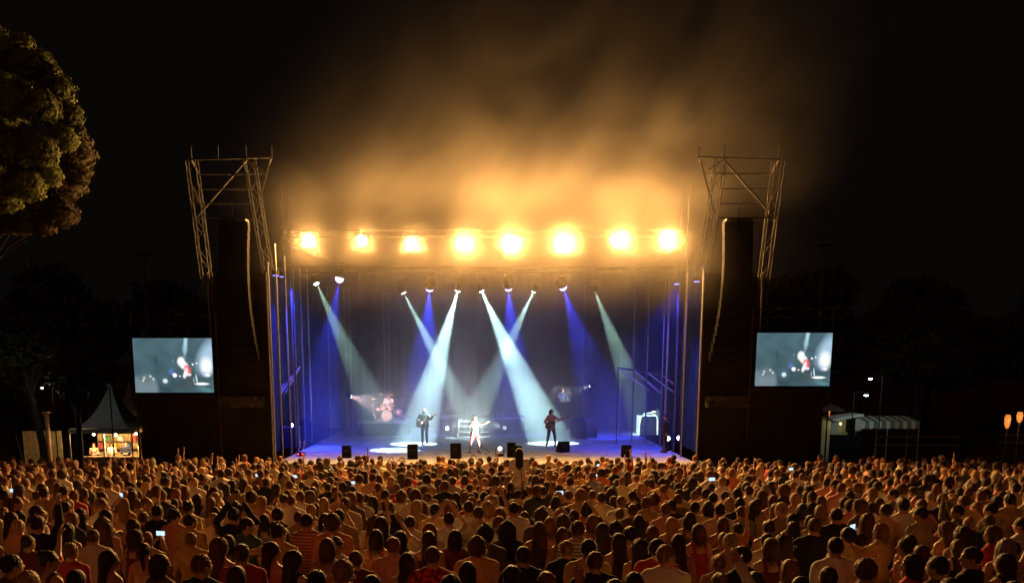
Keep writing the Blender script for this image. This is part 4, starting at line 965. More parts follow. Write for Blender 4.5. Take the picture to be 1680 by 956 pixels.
var = [leaf_mesh('crown', [((rng.uniform(-2.2, 2.2), rng.uniform(-2, 2), rng.uniform(5, 9)), rng.uniform(1.3, 2.1)) for _ in range(12)], 26, .2, LEAF, 30 + k) for k in range(3)]
spots = [(-52, 66), (-46, 74), (-40, 62), (-35, 72), (-30, 64), (-25, 72), (-20, 66), (-15, 74), (18, 70), (23, 64), (28, 74), (33, 66), (38, 74), (43, 64), (49, 70), (56, 66)]
wh = ['behind the pines', 'behind the pale fence', 'behind the food stall lamp', 'behind the food stall', 'behind the stall side screen', 'behind the stall side tower', 'behind the blue wing', 'behind the drum riser', 'behind the awning side tower', 'behind the awning side screen', 'behind the kiosk roof', 'behind the striped awning', 'behind the grey trunk', 'behind the orange lanterns', 'beyond the rail barrier end', 'outermost on the lantern side']
for i, (x, y) in enumerate(spots):
    t = thing('tree', (x, y, ZG), 'far black tree of the meadow edge, ' + wh[i], 'tree', 'far trees behind the stage'); s_ = rng.uniform(.9, 1.35); t.scale = (s_,) * 3; t.rotation_euler = (0, 0, rng.uniform(0, 6))
    link('crown', var[i % 3], t); MB().tube([(0, 0, 0), (.1, 0, 3.5), (0, .1, 7)], [.28, .2, .08], 8).build('trunk', BARK, t)

# ------------------------------------------------------------------ food stall
Ys = 45.0
def pagoda(px, pytop, pyeave, halfpx, Y, label):
    c = P(px, pyeave, Y); s_ = F / (c.y * CH); hw = halfpx / s_; zt_ = P(px, pytop, Y).z
    t = thing('pagoda_tent', (c.x, Y, ZG), label, 'tent', 'peaked tents of the food stall'); ze = c.z - ZG; zp = zt_ - ZG
    mb = MB(); V = []; n = 10; m_ = 4
    for i in range(n + 1):
        u = i / n; r = hw * (1 - u) ** 1.0 + .03; z = ze + (zp - ze) * (u ** 2.1)
        ring = [(-r, -r), (r, -r), (r, r), (-r, r)]
        for k in range(4):
            a, b = ring[k], ring[(k + 1) % 4]
            for j in range(m_):
                w_ = j / m_; sag = 1 - .10 * math.sin(math.pi * w_) * (1 - u); V.append(((a[0] + (b[0] - a[0]) * w_) * sag, (a[1] + (b[1] - a[1]) * w_) * sag, z))
    q = 4 * m_
    mb.add(V, [(i * q + k, i * q + (k + 1) % q, (i + 1) * q + (k + 1) % q, (i + 1) * q + k) for i in range(n) for k in range(q)]).build('canopy', TENT, t)
    mb = MB()
    for k, (a, b) in enumerate((((-hw, -hw), (hw, -hw)), ((hw, -hw), (hw, hw)), ((-hw, -hw), (-hw, hw)))):
        MB().box(((a[0] + b[0]) / 2, (a[1] + b[1]) / 2, ze - .13), (abs(b[0] - a[0]) + .02, abs(b[1] - a[1]) + .02, .24)).build('valance', TENT, t)
    for sx in (-1, 1):
        for sy in (-1, 1): MB().tube([(sx * hw, sy * hw, 0), (sx * hw, sy * hw, ze)], .04, 6).build('pole', ALU, t)
    return t, c, hw
tt, tc_, hw = pagoda(186, 630, 699, 50, Ys, 'peaked white tent over the lit food stall')
pagoda(216, 628, 690, 28, 49.5, 'smaller peaked tent behind the food stall')
x0, x1 = P(140, 700, Ys).x, P(244, 700, Ys).x
t = thing('food_stall', ((x0 + x1) / 2, Ys, ZG), 'warmly lit food stall with counter and shelves under the peaked tent', 'food stall'); W2 = (x1 - x0) / 2
BOARD = mat('stall_boards', (.5, .36, .18), .7, 0, .25, 3, .1)
for i in range(8): MB().box((-W2 + W2 * 2 / 8 * (i + .5), 1.4, 1.1), (W2 / 4 - .015, .05, 2.2)).build('wall_panel', BOARD, t)
MB().box((0, -.9, 1.02), (W2 * 2, .5, .06)).build('counter_top', WOOD, t)
for i in range(9): MB().box((-W2 + W2 * 2 / 9 * (i + .5), -1.12, .5), (W2 * 2 / 9 - .012, .03, .96)).build('counter_board', WOOD, t)
for z in (1.25, 1.65): MB().box((0, 1.2, z), (W2 * 1.9, .28, .03)).build('shelf', WOOD, t)
MB().box((W2 - .12, -.4, 1.15), (.08, 1.0, 2.3)).build('side_wall', BOARD, t)
MB().box((-.3, -1.0, 1.6), (.09, .09, 1.4)).build('post', WHITE, t)
base = Vector(t.location)
ci = 0
for (px, py, lb) in ((154, 712, 'bare bulb hanging in the food stall, nearest the fence'), (190, 713, 'bare bulb hanging in the middle of the food stall'), (223, 711, 'bare bulb hanging in the food stall, nearest the stage')):
    c = P(px, py, Ys - .3); o = thing('light_bulb', c, lb, 'light bulb', 'bulbs of the food stall')
    MB().lathe([(.02, -.07), (.06, -.03), (.06, .02), (.02, .07)], (0, 0, 0), 12).build('glass', emis('bulb_glow', (1, .75, .35), 30), o, smooth=True); MB().tube([(0, 0, .07), (0, 0, .35)], .012).build('cord', BLK, o)
    lamp('bulb_light', 'POINT', c + Vector((0, -.12, -.05)), c, 150, (1, .62, .25), o, size=.05)
cols = [('red', (.5, .05, .04)), ('green', (.08, .25, .08)), ('yellow', (.7, .5, .1)), ('white', (.75, .73, .7)), ('blue', (.08, .12, .35))]
for i in range(9):
    nm, cc = cols[i % 5]; x = base.x - W2 * .85 + i * W2 * 1.7 / 8
    o = MB().box((0, 0, .13), (.26, .2, .26)).build('box', mat('carton_' + nm, cc, .6), None, loc=(x, Ys + 1.2, ZG + (1.667 if i % 2 else 1.267)))
    tag(o, '%s carton on the %s shelf of the food stall, %s from the fence end' % (nm, 'upper' if i % 2 else 'lower', ['first', 'second', 'third', 'fourth', 'fifth', 'sixth', 'seventh', 'eighth', 'ninth'][i]), 'carton', 'cartons on the stall shelves')
for (px, dy_, sx, st_, hc, kd, tcc, lb, a) in ((150, .2, 'f', 'pony', 'brown', 'tee', 'peach', 'seller in peach tee shirt at the fence end of the food stall', 'front'), (178, .3, 'f', 'bob', 'dark brown', 'tee', 'white', 'seller in white tee shirt in the middle of the food stall', 'front'), (205, .1, 'm', 'short', 'black', 'shirt', 'navy', 'seller in navy shirt leaning over the food stall counter', 'front'), (228, .3, 'm', 'cap', 'black', 'tee', 'cream', 'seller in cream tee shirt and cap at the stage end of the stall', 'down')):
    make_person(Vector((P(px, 720, Ys).x, Ys + dy_, ZG)), PI + rng.uniform(-.5, .5), sx, st_, hc, kd, tcc, a, a, 0, 'trousers', 'black', 'l', 1.0, lb)
# pale fence, post, street lamps
t = thing('fence', (0, 0, 0), 'pale yellow board fence left of the food stall', 'fence')
xa, xb = P(36, 700, 46).x, P(100, 700, 46).x; n = 12
for i in range(n): MB().box((xa + (xb - xa) * (i + .5) / n, 46, ZG + 1.1), ((xb - xa) / n - .02, .05, 2.2 + .03 * (i % 3))).build('board', mat('fence_board', (.42, .34, .18), .8, 0, .25, 4, .1), t)
t = thing('wooden_post', (P(78, 700, 44).x, 44, ZG), 'brown wooden post in front of the pale fence', 'post'); MB().tube([(0, 0, 0), (0, 0, P(78, 678, 44).z - ZG)], .12, 8).build('shaft', WOOD, t); MB().box((0, 0, P(78, 678, 44).z - ZG + .05), (.3, .3, .1)).build('cap', WOOD, t)
def street_lamp(px, py, Y, col, e, wl, label, r=.10, leftarm=0):
    c = P(px, py, Y); t = thing('street_lamp', (c.x + leftarm, Y, ZG), label, 'street lamp')
    MB().tube([(0, 0, 0), (0, 0, c.z - ZG + .15), (-leftarm, 0, c.z - ZG + .18)], .03, 6).build('pole', BLK, t)
    MB().lathe([(r * 1.3, .02), (r, .1), (.02, .14)], (-leftarm, 0, c.z - ZG), 12).build('shade', STEEL, t)
    MB().lathe([(.02, -.05), (r, -.02), (r, .02)], (-leftarm, 0, c.z - ZG), 12).build('lens', emis('street_%s' % px, col, e), t, smooth=True)
    if wl: lamp('street_light', 'POINT', (c.x, Y - .1, c.z - .2), (0, 0, 0), wl, col, t, size=.08)
street_lamp(157, 641, 43, (.75, .88, 1), 30, 5, 'cold white street lamp above the food stall', .10, .7)
street_lamp(69, 636, 42, (1, .95, .7), 10, 30, 'small yellowish street lamp between the pale tree trunks', .06, .5)
street_lamp(1428, 621, 43, (1, .97, .9), 14, 14, 'upper one of two small white lamps beyond the awning', .09, .6)
street_lamp(1421, 648, 42, (.8, .95, 1), 14, 34, 'lower one of two small white lamps beyond the awning', .10, -.6)
# ------------------------------------------------------------------ kiosk with striped awning
Yk = 45
def px3(px, py): return P(px, py, Yk)
t = thing('kiosk', (px3(1370, 700).x, Yk, ZG), 'small pale kiosk with slanting roof beside the striped awning', 'kiosk')
def loc_(p): return p - Vector(t.location)
a, b = loc_(px3(1346, 684)), loc_(px3(1396, 676)); zf = 0
GRN = mat('pale_green_paint', (.42, .52, .44), .6, 0, .1, 3)
def slab(p, q, th, dep, name, m, par): 
    v = [(p.x, -dep, p.z), (q.x, -dep, q.z), (q.x, -dep, q.z - th), (p.x, -dep, p.z - th), (p.x, 0, p.z), (q.x, 0, q.z), (q.x, 0, q.z - th), (p.x, 0, p.z - th)]
    return MB().add(v, [(3, 2, 1, 0), (4, 5, 6, 7), (0, 1, 5, 4), (2, 3, 7, 6), (1, 2, 6, 5), (3, 0, 4, 7)]).build(name, m, par)
slab(a, b, .10, 1.6, 'roof', GRN, t)
for (u0, u1, nm, m) in ((.02, .22, 'wall_panel', GRN), (.50, .78, 'door', BLK), (.80, .98, 'wall_panel', GRN)):
    p0 = a + (b - a) * u0; p1 = a + (b - a) * u1; zt2 = min(p0.z, p1.z) - .1
    MB().box(((p0.x + p1.x) / 2, -1.4, zt2 - .35), (p1.x - p0.x, .06, .7)).build(nm, m, t)
MB().box(((a.x + b.x) / 2, -1.4, (a.z - .8) / 2), (b.x - a.x, .05, a.z - .8)).build('shade_panel', BLK, t)  # black colour stands in for the darkness below the pale walls
MB().box(((a.x + b.x) / 2, 0, a.z / 2 - .06), (b.x - a.x - .2, .06, a.z - .12)).build('back_wall', GRN, t)
c = px3(1369, 693) + Vector((0, -.8, 0)); o = thing('light_bulb', c, 'small yellow bulb inside the pale kiosk', 'light bulb'); MB().lathe([(.02, -.06), (.05, 0), (.02, .06)], (0, 0, 0), 10).build('glass', emis('yellow_glow', (1, .8, .25), 6), o); MB().tube([(0, 0, .06), (0, 0, .3)], .01).build('cord', BLK, o)
lamp('bulb_light', 'POINT', c + Vector((0, .1, -.1)), (0, 0, 0), 5, (1, .75, .35), o, size=.04)
xa, xb = px3(1398, 690), px3(1500, 692); t = thing('striped_awning', (xa.x, Yk - .6, ZG), 'long white and green scalloped awning beside the kiosk', 'awning')
L_ = xb.x - xa.x; z0 = px3(1450, 690).z - ZG; n = 15
for i in range(n):
    m = WHITE if i % 2 else mat('awning_green', (.10, .32, .20), .7); w_ = L_ / n; xx = w_ * (i + .5)
    v = [(xx - w_ / 2, 0, z0), (xx + w_ / 2, 0, z0), (xx + w_ / 2, 0, z0 - .30), (xx + w_ * .25, 0, z0 - .38), (xx - w_ * .25, 0, z0 - .38), (xx - w_ / 2, 0, z0 - .30)]
    v = v + [(p[0], .02, p[2]) for p in v]
    MB().add(v, [(5, 4, 3, 2, 1, 0), (6, 7, 8, 9, 10, 11)] + [(k, (k + 1) % 6, 6 + (k + 1) % 6, 6 + k) for k in range(6)]).build('valance_strip', m, t)
    MB().add([(xx - w_ / 2, .021, z0), (xx + w_ / 2, .021, z0), (xx + w_ / 2, 1.3, z0 + .22), (xx - w_ / 2, 1.3, z0 + .22)], [(0, 1, 2, 3)]).build('roof_strip', m, t)
for x in (0, L_ / 2, L_):
    for y in (.05, 1.25): MB().tube([(x, y, 0), (x, y, z0)], .03, 6).build('pole', ALU, t)
for (px, py, lb) in ((1313, 680, 'small glowing orange parasol lamp near the screen scaffold'), (1361, 672, 'small glowing orange parasol lamp above the kiosk roof')):
    c = P(px, py, 47); t = thing('parasol', (c.x, 47, ZG), lb, 'parasol'); z = c.z - ZG
    MB().lathe([(.9, z - .05), (.5, z + .2), (.03, z + .38)], (0, 0, 0), 8).build('canopy', TENT, t); MB().tube([(0, 0, 0), (0, 0, z + .3)], .03).build('pole', WOOD, t)
    MB().lathe([(.06, z - .1), (.1, z - .05), (.05, z)], (0, 0, 0), 8).build('lamp', emis('orange_glow', (1, .5, .12), 6), t); lamp('parasol_light', 'POINT', (c.x, 46.8, c.z - .3), (0, 0, 0), 8, (1, .5, .15), t, size=.05)
for (px, py, hh, lb) in ((1653, 691, .7, 'larger of two orange glowing lanterns'), (1673, 684, .55, 'smaller of two orange glowing lanterns')):
    c = P(px, py, 44); t = thing('lantern', (c.x, 44, ZG), lb, 'lantern', 'orange lanterns'); z = c.z - ZG
    MB().tube([(0, 0, 0), (0, 0, z - hh / 2)], .035).build('post', STEEL, t)
    MB().lathe([(.06, z - hh / 2), (.13, z - hh * .2), (.15, z + hh * .2), (.10, z + hh / 2)], (0, 0, 0), 10).build('shade', emis('lantern_glow', (1, .30, .05), .9), t, smooth=True); MB().lathe([(.12, z + hh / 2), (.02, z + hh / 2 + .12)], (0, 0, 0), 10).build('cap', BLK, t)
    lamp('lantern_light', 'POINT', (c.x - .05, 43.6, c.z), (0, 0, 0), 14, (1, .4, .1), t, size=.1)
def barrier(px0, px1, py0, py1, Y, label):
    a, b = P(px0, py0, Y), P(px1, py0, Y); z1, z0 = a.z - ZG, P(px0, py1, Y).z - ZG
    t = thing('barrier', (a.x, Y, ZG), label, 'barrier', 'rail barriers at the meadow edge'); L_ = b.x - a.x
    for z in (z0, z1): MB().tube([(0, 0, z), (L_, 0, z)], .035, 6).build('rail', ALU, t)
    n = max(2, int(L_ / 1.6))
    for i in range(n + 1): MB().tube([(L_ * i / n, .03, 0), (L_ * i / n, .03, z1)], .028, 6).build('post', STEEL, t)
barrier(1436, 1575, 716, 730, 40, 'two railed metal barrier below the striped awning'); barrier(1640, 1720, 713, 726, 40, 'two railed metal barrier below the orange lanterns')
c = P(236, 420, 38); t = thing('light_mast', (c.x, 38, ZG), 'thin dark mast standing behind the stall side screen', 'mast')
MB().tube([(0, 0, 0), (0, 0, c.z - ZG)], [.09, .05], 6).build('pole', STEEL, t); MB().tube([(0, 0, c.z - ZG - .02), (.45, 0, c.z - ZG - 1.1)], .03).build('brace', STEEL, t); MB().box((.0, 0, c.z - ZG + .06), (.5, .2, .1)).build('floodlight', BLK, t)
c = P(1352, 405, 38); t = thing('light_mast', (c.x, 38, ZG), 'thin dark mast standing behind the awning side screen', 'mast')
MB().tube([(0, 0, 0), (0, 0, c.z - ZG)], [.09, .05], 6).build('pole', STEEL, t); MB().box((.0, 0, c.z - ZG + .06), (.5, .2, .1)).build('floodlight', BLK, t)
# ------------------------------------------------------------------ the crowd
# x, y of the head top in the photo, sex, hair, hair colour, garment, colour, then optional: r/l head turn, arms, lower, pattern
S_ = '''8 802 m short db tee tan
27 812 m short br tee black R
60 826 m short bk shirt grey2 R A=hip,hip w1.12
92 813 f long bl straps pink R A=front,front
105 795 m short bk tee yellow
18 838 f long bk straps peach R D
168 805 f bun bk tank black R A=phone,phone
174 834 f long bk tank black R D
218 803 f long db tank black
240 813 m buzz lb tee tan R
258 826 m short bk tee black w1.15
178 900 f long bk straps peach R D
124 930 m cap bk tee black
262 906 f bob db tee brown R
45 936 f curly bl straps tan D
137 800 f wavy br tank pink R
72 797 m short db tee tan
303 797 f wavy br straps peach D
324 808 f long bk tank black D
353 806 f bob bl tank tan R
346 814 f long br tee grey
312 840 m short db tee yellow r A=front,front
285 834 f long bk tee black A=around,front
386 820 f bob bk tank pink D
412 804 m curly db tee tan w1.12
429 811 m short bl tee peach r
405 846 m short bk tee green R A=front,front w1.14
466 808 f bun bk tank black A=front,front
493 803 m short br tee cream
531 814 f long bl tee peach D
514 797 f long bk tank brown
533 841 f long bk tee tan
457 856 m short db tee yellow r A=down,around
556 831 m short bk tee tan w1.08
445 886 f long bk straps orange R D
482 901 f wavy db tank black R
537 880 f bob br straps orange A=front,front
562 917 f curly lb tank tan
520 930 m short bk tee black
566 813 m short br tee cream
590 805 m short br shirt white w1.08
612 812 f bob bk tank black
632 802 m short db tee tan
658 803 m curly br tee cream
635 817 m short bk shirt black w1.1
690 820 f curlylong br tank olive D
697 794 m short br tee tan
714 823 m short bk tee yellow w1.1
741 821 f curlylong au tank red
769 820 m short db tee white w1.1
774 812 m short au tee red
785 825 m short br tee tan
748 806 f long bk tank black
795 804 m short bk tee black w1.12
820 831 f bob au tank tan
843 822 m short bk shirt white w1.08
615 845 f curlylong br tank cream
617 867 f bob db tank orange D
657 867 f long bk tank black
703 867 f long db tank brown
747 868 f bob bk tee darkred w1.1
797 859 m curly bk tee brown
832 853 f curlylong bk tee brown A=front,front w1.15
710 888 m buzz br tee red P w1.02
782 878 m curly br tee yellow w1.12
668 908 f long bk tank navy
767 915 f long bk tank black
890 795 m short db tee tan w1.1
916 805 f bob bl tank cream
932 802 m short br tee brown l A=phone,phone
953 801 f curly au tank orange
972 802 m buzz br tee tan
987 804 m short bk tee cream w1.08
1003 800 f curlylong db tank black
1019 811 m short lb tee white w1.14
1038 802 m short bk tee black w1.1
1073 808 m curly br tee pink
1092 822 m short lb tee peach w1.06
1112 808 m short br tee brown
888 832 m curly br tee brown
902 845 f bob lb tank tan
924 844 f curly br tee brown
963 820 f bob bk tank red A=front,front
885 853 f long br tank brown A=front,hip
923 863 f long br straps pink D
972 842 f bob lb straps peach
948 850 m short br shirt white S
988 855 f long db tank black
1048 842 f long bk tank black
1033 860 f bun bk tank black
1015 872 f long db straps brown
1102 846 f long bl straps yellow
1113 873 f long bk tank darkred D
1080 880 m short bk tee red R
966 880 m short bk tee yellow w1.1
976 900 m short br tee black w1.1
1050 883 f curlylong db straps brown
896 930 m short au tee black
1140 820 m short bk tee tan
1162 820 f bob db tee cream
1181 823 m short bk tee cream
1132 838 f bob bk tank brown
1197 816 f curly bl tank tan
1214 814 m short bk shirt black w1.16
1237 819 f bob db tee tan
1146 857 f bob br tank red D
1186 846 f long br straps red D
1217 892 m short bk shirt black L w1.14
1262 850 f bun db straps peach A=front,front D
1282 821 m short bl tee tan l
1300 840 f long bk straps orange D
1323 804 f long br tank yellow A=down,point
1337 846 m short br tee black w1.14
1373 830 m short bk tee black w1.1
1296 915 f bob lb tank tan
1392 861 m short bk tee yellow w1.06
1268 810 f long br tank peach
1346 825 f bob lb straps tan
1316 826 f bob bk tank brown
1170 806 m short bk tee yellow
1210 798 f bob br tank orange
1411 818 m curly br tee brown L
1446 856 f bob lb tee yellow L A=down,phone
1511 828 m short bk shirt tan l
1505 810 m buzz br tee cream L
1582 810 m short br tee yellow w1.16
1553 806 f long br tee tan L
1603 821 f bun lb straps peach l
1626 822 m short bk tee cream l w1.1
1630 860 f bob br tee red L
1487 880 f long bk tank red L D P
1553 855 f curlylong br tank yellow l
1420 915 f curly br tee tan l
1497 912 f bob bk tee red L P
1540 903 m short bk tee brown l
1595 893 m short db tee black L A=front,front w1.08
1617 800 m short bk tee black L
1678 845 m short bk shirt white l
1443 800 f bob bl tank peach L
1466 800 m short bk tee grey L
1650 905 f long db tank black l
1360 925 m short bk shirt navy
1180 935 f bun br tank brown
1040 935 f long bk tank red
840 925 m short db tee olive
740 942 f curly db tank tan
610 938 m short bk tee tan
360 880 f wavy br straps orange r
388 925 f long db tank black
330 905 m short br tee navy r
80 900 f bun bk tank brown R
18 905 m short bk tee brown r
222 866 f bob db tank darkred r
1240 935 f long bk tee grey
1560 945 f wavy db tank orange
1460 955 m short br tee black
1665 950 f bob bk tank tan
1265 880 f bob br tank darkred'''
HN = {'db': 'dark brown', 'br': 'brown', 'bk': 'black', 'bl': 'blonde', 'lb': 'light brown', 'au': 'auburn'}
TN = {'grey2': 'light grey', 'darkred': 'dark red'}
people = []
for ln in S_.split('\n'):
    w_ = ln.split(); e = dict(px=float(w_[0]), py=float(w_[1]), sex=w_[2], style=w_[3], hc=HN[w_[4]], kind=w_[5], tc=TN.get(w_[6], w_[6]), yaw=0., arms=('down', 'down'), low='trousers', pat=None, wide=1.0, cat=True)
    for q in w_[7:]:
        if q in 'RLrl': e['turn'] = {'R': -.95, 'r': -.5, 'L': .95, 'l': .5}[q]
        elif q.startswith('A='): e['arms'] = tuple(q[2:].split(','))
        elif q == 'D': e['low'] = 'dress'
        elif q == 'P': e['pat'] = 'print'
        elif q == 'S': e['pat'] = 'stripe'
        elif q[0] == 'w': e['wide'] = float(q[1:])
    people.append(e)
def solveY(px, py, h):
    lo, hi = 4.0, 33.0
    for _ in range(40):
        m_ = (lo + hi) / 2
        if proj((0, m_, gz(m_) + h))[1] > py: lo = m_
        else: hi = m_
    return (lo + hi) / 2
r = random.Random(11)
for e in people:
    hgt = 1.66 if e['sex'] == 'f' else 1.76
    e['scale'] = r.uniform(.99, 1.03); h = hgt * e['scale'] * .995
    e['Y'] = min(solveY(e['px'], e['py'], h), 31.0); e['X'] = (e['px'] - CX) / F * (e['Y'] * CH - (gz(e['Y']) + h - H) * SH)
# remove mutual collisions by nudging apart along the view
for it in range(12):
    for i, a in enumerate(people):
        for b in people[i + 1:]:
            dx_, dy_ = a['X'] - b['X'], a['Y'] - b['Y']; d = math.hypot(dx_ * 1.0, dy_)
            if d < .40:
                k = (.40 - d) / 2; u = 1 if dy_ >= 0 else -1
                a['Y'] += u * k; b['Y'] -= u * k; a['X'] *= 1 + u * k / a['Y']; b['X'] *= 1 - u * k / b['Y']
pts = [(e['X'], e['Y']) for e in people]; grid = {}
def gk(x, y): return (int(math.floor(x / .7)), int(math.floor(y / .7)))
for p in pts: grid.setdefault(gk(*p), []).append(p)
def free(x, y, d):
    gx, gy = gk(x, y)
    for a in (-1, 0, 1):
        for b in (-1, 0, 1):
            for (u, v) in grid.get((gx + a, gy + b), ()):
                if (u - x) ** 2 + (v - y) ** 2 < d * d: return False
    return True
def edge(x, y):
    px, py = proj((x, y, gz(y) + 1.7))
    return -60 < px < 1740
rest = []
for k in range(60000):
    y = math.sqrt(r.uniform(6.3 ** 2, 31.4 ** 2)); x = r.uniform(-.66, .70) * y
    if not edge(x, y): continue
    px = proj((x, y, gz(y) + 1.7))[0]
    if y > 29.5 and (px > 1560 or px < 60) and r.random() < .7: continue
    d = .52 if y > 15 else .56 if y > 12.6 else .66
    d *= r.uniform(.84, 1.3)
    if not free(x, y, d): continue
    grid.setdefault(gk(x, y), []).append((x, y)); rest.append((x, y))
rest.sort(key=lambda p: p[1])
fem = [('long', 24), ('bob', 16), ('wavy', 10), ('bun', 12), ('pony', 8), ('curly', 5), ('curlylong', 8)]; mal = [('short', 60), ('buzz', 14), ('curly', 9), ('cap', 4)]
hcs = [('black', 16), ('dark brown', 28), ('brown', 28), ('light brown', 11), ('blonde', 9), ('auburn', 5), ('grey', 3)]
tcs = [('white', 20), ('cream', 13), ('tan', 9), ('yellow', 7), ('black', 14), ('grey', 5), ('light grey', 5), ('brown', 7), ('olive', 3), ('green', 2), ('red', 5), ('orange', 4), ('pink', 4), ('peach', 5), ('navy', 5), ('dark red', 3)]
def pick(l):
    t_ = sum(x[-1] for x in l); u = r.random() * t_
    for x in l:
        u -= x[-1]
        if u <= 0: return x[0]
    return l[-1][0]
def rand_person(x, y):
    sex = 'f' if r.random() < .54 else 'm'
    e = dict(sex=sex, style=pick(fem if sex == 'f' else mal), hc=pick(hcs), kind=pick([('tee', 3), ('tank', 4), ('straps', 2)] if sex == 'f' else [('tee', 7), ('shirt', 2)]), tc=pick(tcs), low='dress' if sex == 'f' and r.random() < .35 else r.choice(['trousers', 'shorts']), pat=('print' if r.random() < .6 else 'stripe') if r.random() < .1 else None, wide=r.choice([1.0, 1.0, 1.08]) if sex == 'm' else 1.0,
             arms=pick([(('down', 'down'), 30), (('front', 'front'), 26), (('hip', 'down'), 3), (('phone', 'phone'), 1.2), (('clap', 'clap'), 3), (('wave', 'down'), 2.5), (('down', 'point'), 2)]), cat=False, X=x, Y=y, scale=r.uniform(.90, 1.06))
    t_ = r.random()
    if t_ < .26: e['turn'] = r.choice((-1, 1)) * r.choice((.5, .95))
    return e
NIND = 288
for (x, y) in rest[:NIND - len(people)]: people.append(rand_person(x, y))
rest = rest[NIND - len(people) if False else NIND - sum(1 for e in people if e.get('cat')):]
# labels
colm = [(90, 'below the pine'), (215, 'below the food stall'), (350, 'below stall-side screen'), (445, 'below stall-side tower'), (560, 'before the blue wing'), (655, 'before the drum kit'), (740, 'before the guitarist'), (830, 'before the singer'), (935, 'before the bassist'), (1040, 'before the covered amplifiers'), (1140, 'before the flight case'), (1238, 'below awning-side tower'), (1372, 'below awning-side screen'), (1510, 'below striped awning'), (9999, 'below the lanterns')]
rows = [(905, 'nearest row'), (875, 'second row'), (850, 'third row'), (830, 'fourth row'), (812, 'fifth row'), (798, 'sixth row'), (0, 'seventh row')]
armt = {('phone', 'phone'): 'holding phone', ('down', 'phone'): 'holding phone', ('clap', 'clap'): 'hands raised', ('wave', 'down'): 'arm up', ('down', 'point'): 'arm out', ('down', 'around'): 'arm out', ('around', 'front'): 'arm out', ('hip', 'hip'): 'hands on hips', ('hip', 'down'): 'hand on hip'}
stn = {'short': 'short %s hair', 'buzz': 'cropped %s hair', 'long': 'long %s hair', 'wavy': 'wavy %s hair', 'bob': '%s bob', 'bun': '%s hair bun', 'pony': '%s ponytail', 'curly': 'curly %s hair', 'curlylong': 'long curly %s hair', 'cap': 'dark cap'}
kdn = {'tee': 'tee', 'shirt': 'shirt', 'tank': 'tank top', 'straps': 'strap top'}
seen = {}
for e in people:
    px, py = proj((e['X'], e['Y'], gz(e['Y']) + 1.72)); e['ppx'] = px; e['ppy'] = py
    c_ = next(n for (l, n) in colm if px < l); rw = next(n for (l, n) in rows if py >= l)
    hs = stn[e['style']]; hs = hs % e['hc'] if '%' in hs else hs
    a_ = armt.get(e['arms'], '')
    e['lab'] = (hs, ('%s %s%s' % (e['tc'], {'print': 'print ', 'stripe': 'striped ', None: ''}[e['pat']], kdn[e['kind']])), a_, c_, rw)
    seen.setdefault(e['lab'], []).append(e)
for k_, l in seen.items():
    l.sort(key=lambda e: e['ppx'])
    for i, e in enumerate(l):
        pre = 'person' if len(l) == 1 else ('left person' if i == 0 else 'right person' if i == len(l) - 1 else 'middle person')
        hs, tp, a_, c_, rw = k_
        if len((pre + ' ' + hs + ' ' + tp + ' ' + a_ + ' ' + c_ + ' ' + rw).replace('-', ' ').split()) > 15: a_ = ''
        e['label'] = '%s, %s, %s%s, %s, %s' % (pre, hs, tp, (', ' + a_) if a_ else '', c_, rw)
phone_n = 0
PHONE = emis('phone_glow', (.55, .78, 1.0), 1.3)
def phone(e, label, land=True):
    t = thing('phone', (e['X'], e['Y'], gz(e['Y'])), label, 'phone'); t.rotation_euler = (0, 0, e['face']); t.scale = (e['k'] * e['scale'],) * 3
    w_, h = (.155, .078) if land else (.078, .155); x_ = 0 if e['arms'][0] == 'phone' else -.08
    MB().box((x_, .40, 1.625), (w_ + .008, .009, h + .008)).build('case', BLK, t); MB().box((x_, .3935, 1.625), (w_, .003, h)).build('display', PHONE, t)
for e in people:
    tgt = (0.0 + .25 * e['X'], 38.0); face = math.atan2(-(tgt[0] - e['X']), tgt[1] - e['Y'])
    yaw = 0.0
    if 'turn' in e: face += e['turn'] * .55; yaw = -round(e['turn'] * .6, 1)*-1
    else: face += r.uniform(-.22, .22)
    e['face'] = face; e['k'] = .945 if e['sex'] == 'f' else 1.0
    sk = r.choice('lmmmt')
    hat = None
    if e['style'] == 'cap': hat = 'black'
    # a garment as wide as the wearer: keep few shared body shapes
    wd = 1.0 if e['wide'] < 1.04 else (1.08 if e['wide'] < 1.12 else 1.15)
    o = make_person((e['X'], e['Y'], gz(e['Y']) - .005), face, e['sex'], e['style'], e['hc'], e['kind'], e['tc'], e['arms'][0], e['arms'][1], yaw, 'dress' if e['low'] == 'dress' else e['low'], e['tc'] if e['low'] == 'dress' else r.choice(['navy', 'black', 'grey', 'blue', 'tan']), sk, e['scale'], e['label'], 'crowd watching the concert', wd, 'stand', e['pat'], hatcol=hat, vx=.0165 if e['Y'] < 13 else .021)
    if 'phone' in e['arms']:
        phone_n += 1; phone(e, 'phone held by person with %s, %s, %s' % (e['lab'][0], e['lab'][3], e['lab'][4]), r.random() < .6)
# woman lifted above the crowd on somebody's shoulders
Yw = 19.5; c = P(851, 812, Yw)
carrier = gz(Yw)
w1 = make_person((c.x, Yw, gz(Yw)), 0, 'm', 'short', 'black', 'tee', 'black', 'down', 'down', 0, 'trousers', 'navy', 'm', 1.0, 'person in black tee carrying the long haired woman on the shoulders', None, vx=.021)
w2 = make_person((c.x, Yw - .12, gz(Yw) + .80), 0, 'f', 'long', 'black', 'tee', 'white', 'front', 'front', 0, 'shorts', 'white', 'm', 1.0, 'person with long black hair in white tee sitting on shoulders above the crowd', None, legs='sit', vx=.021)

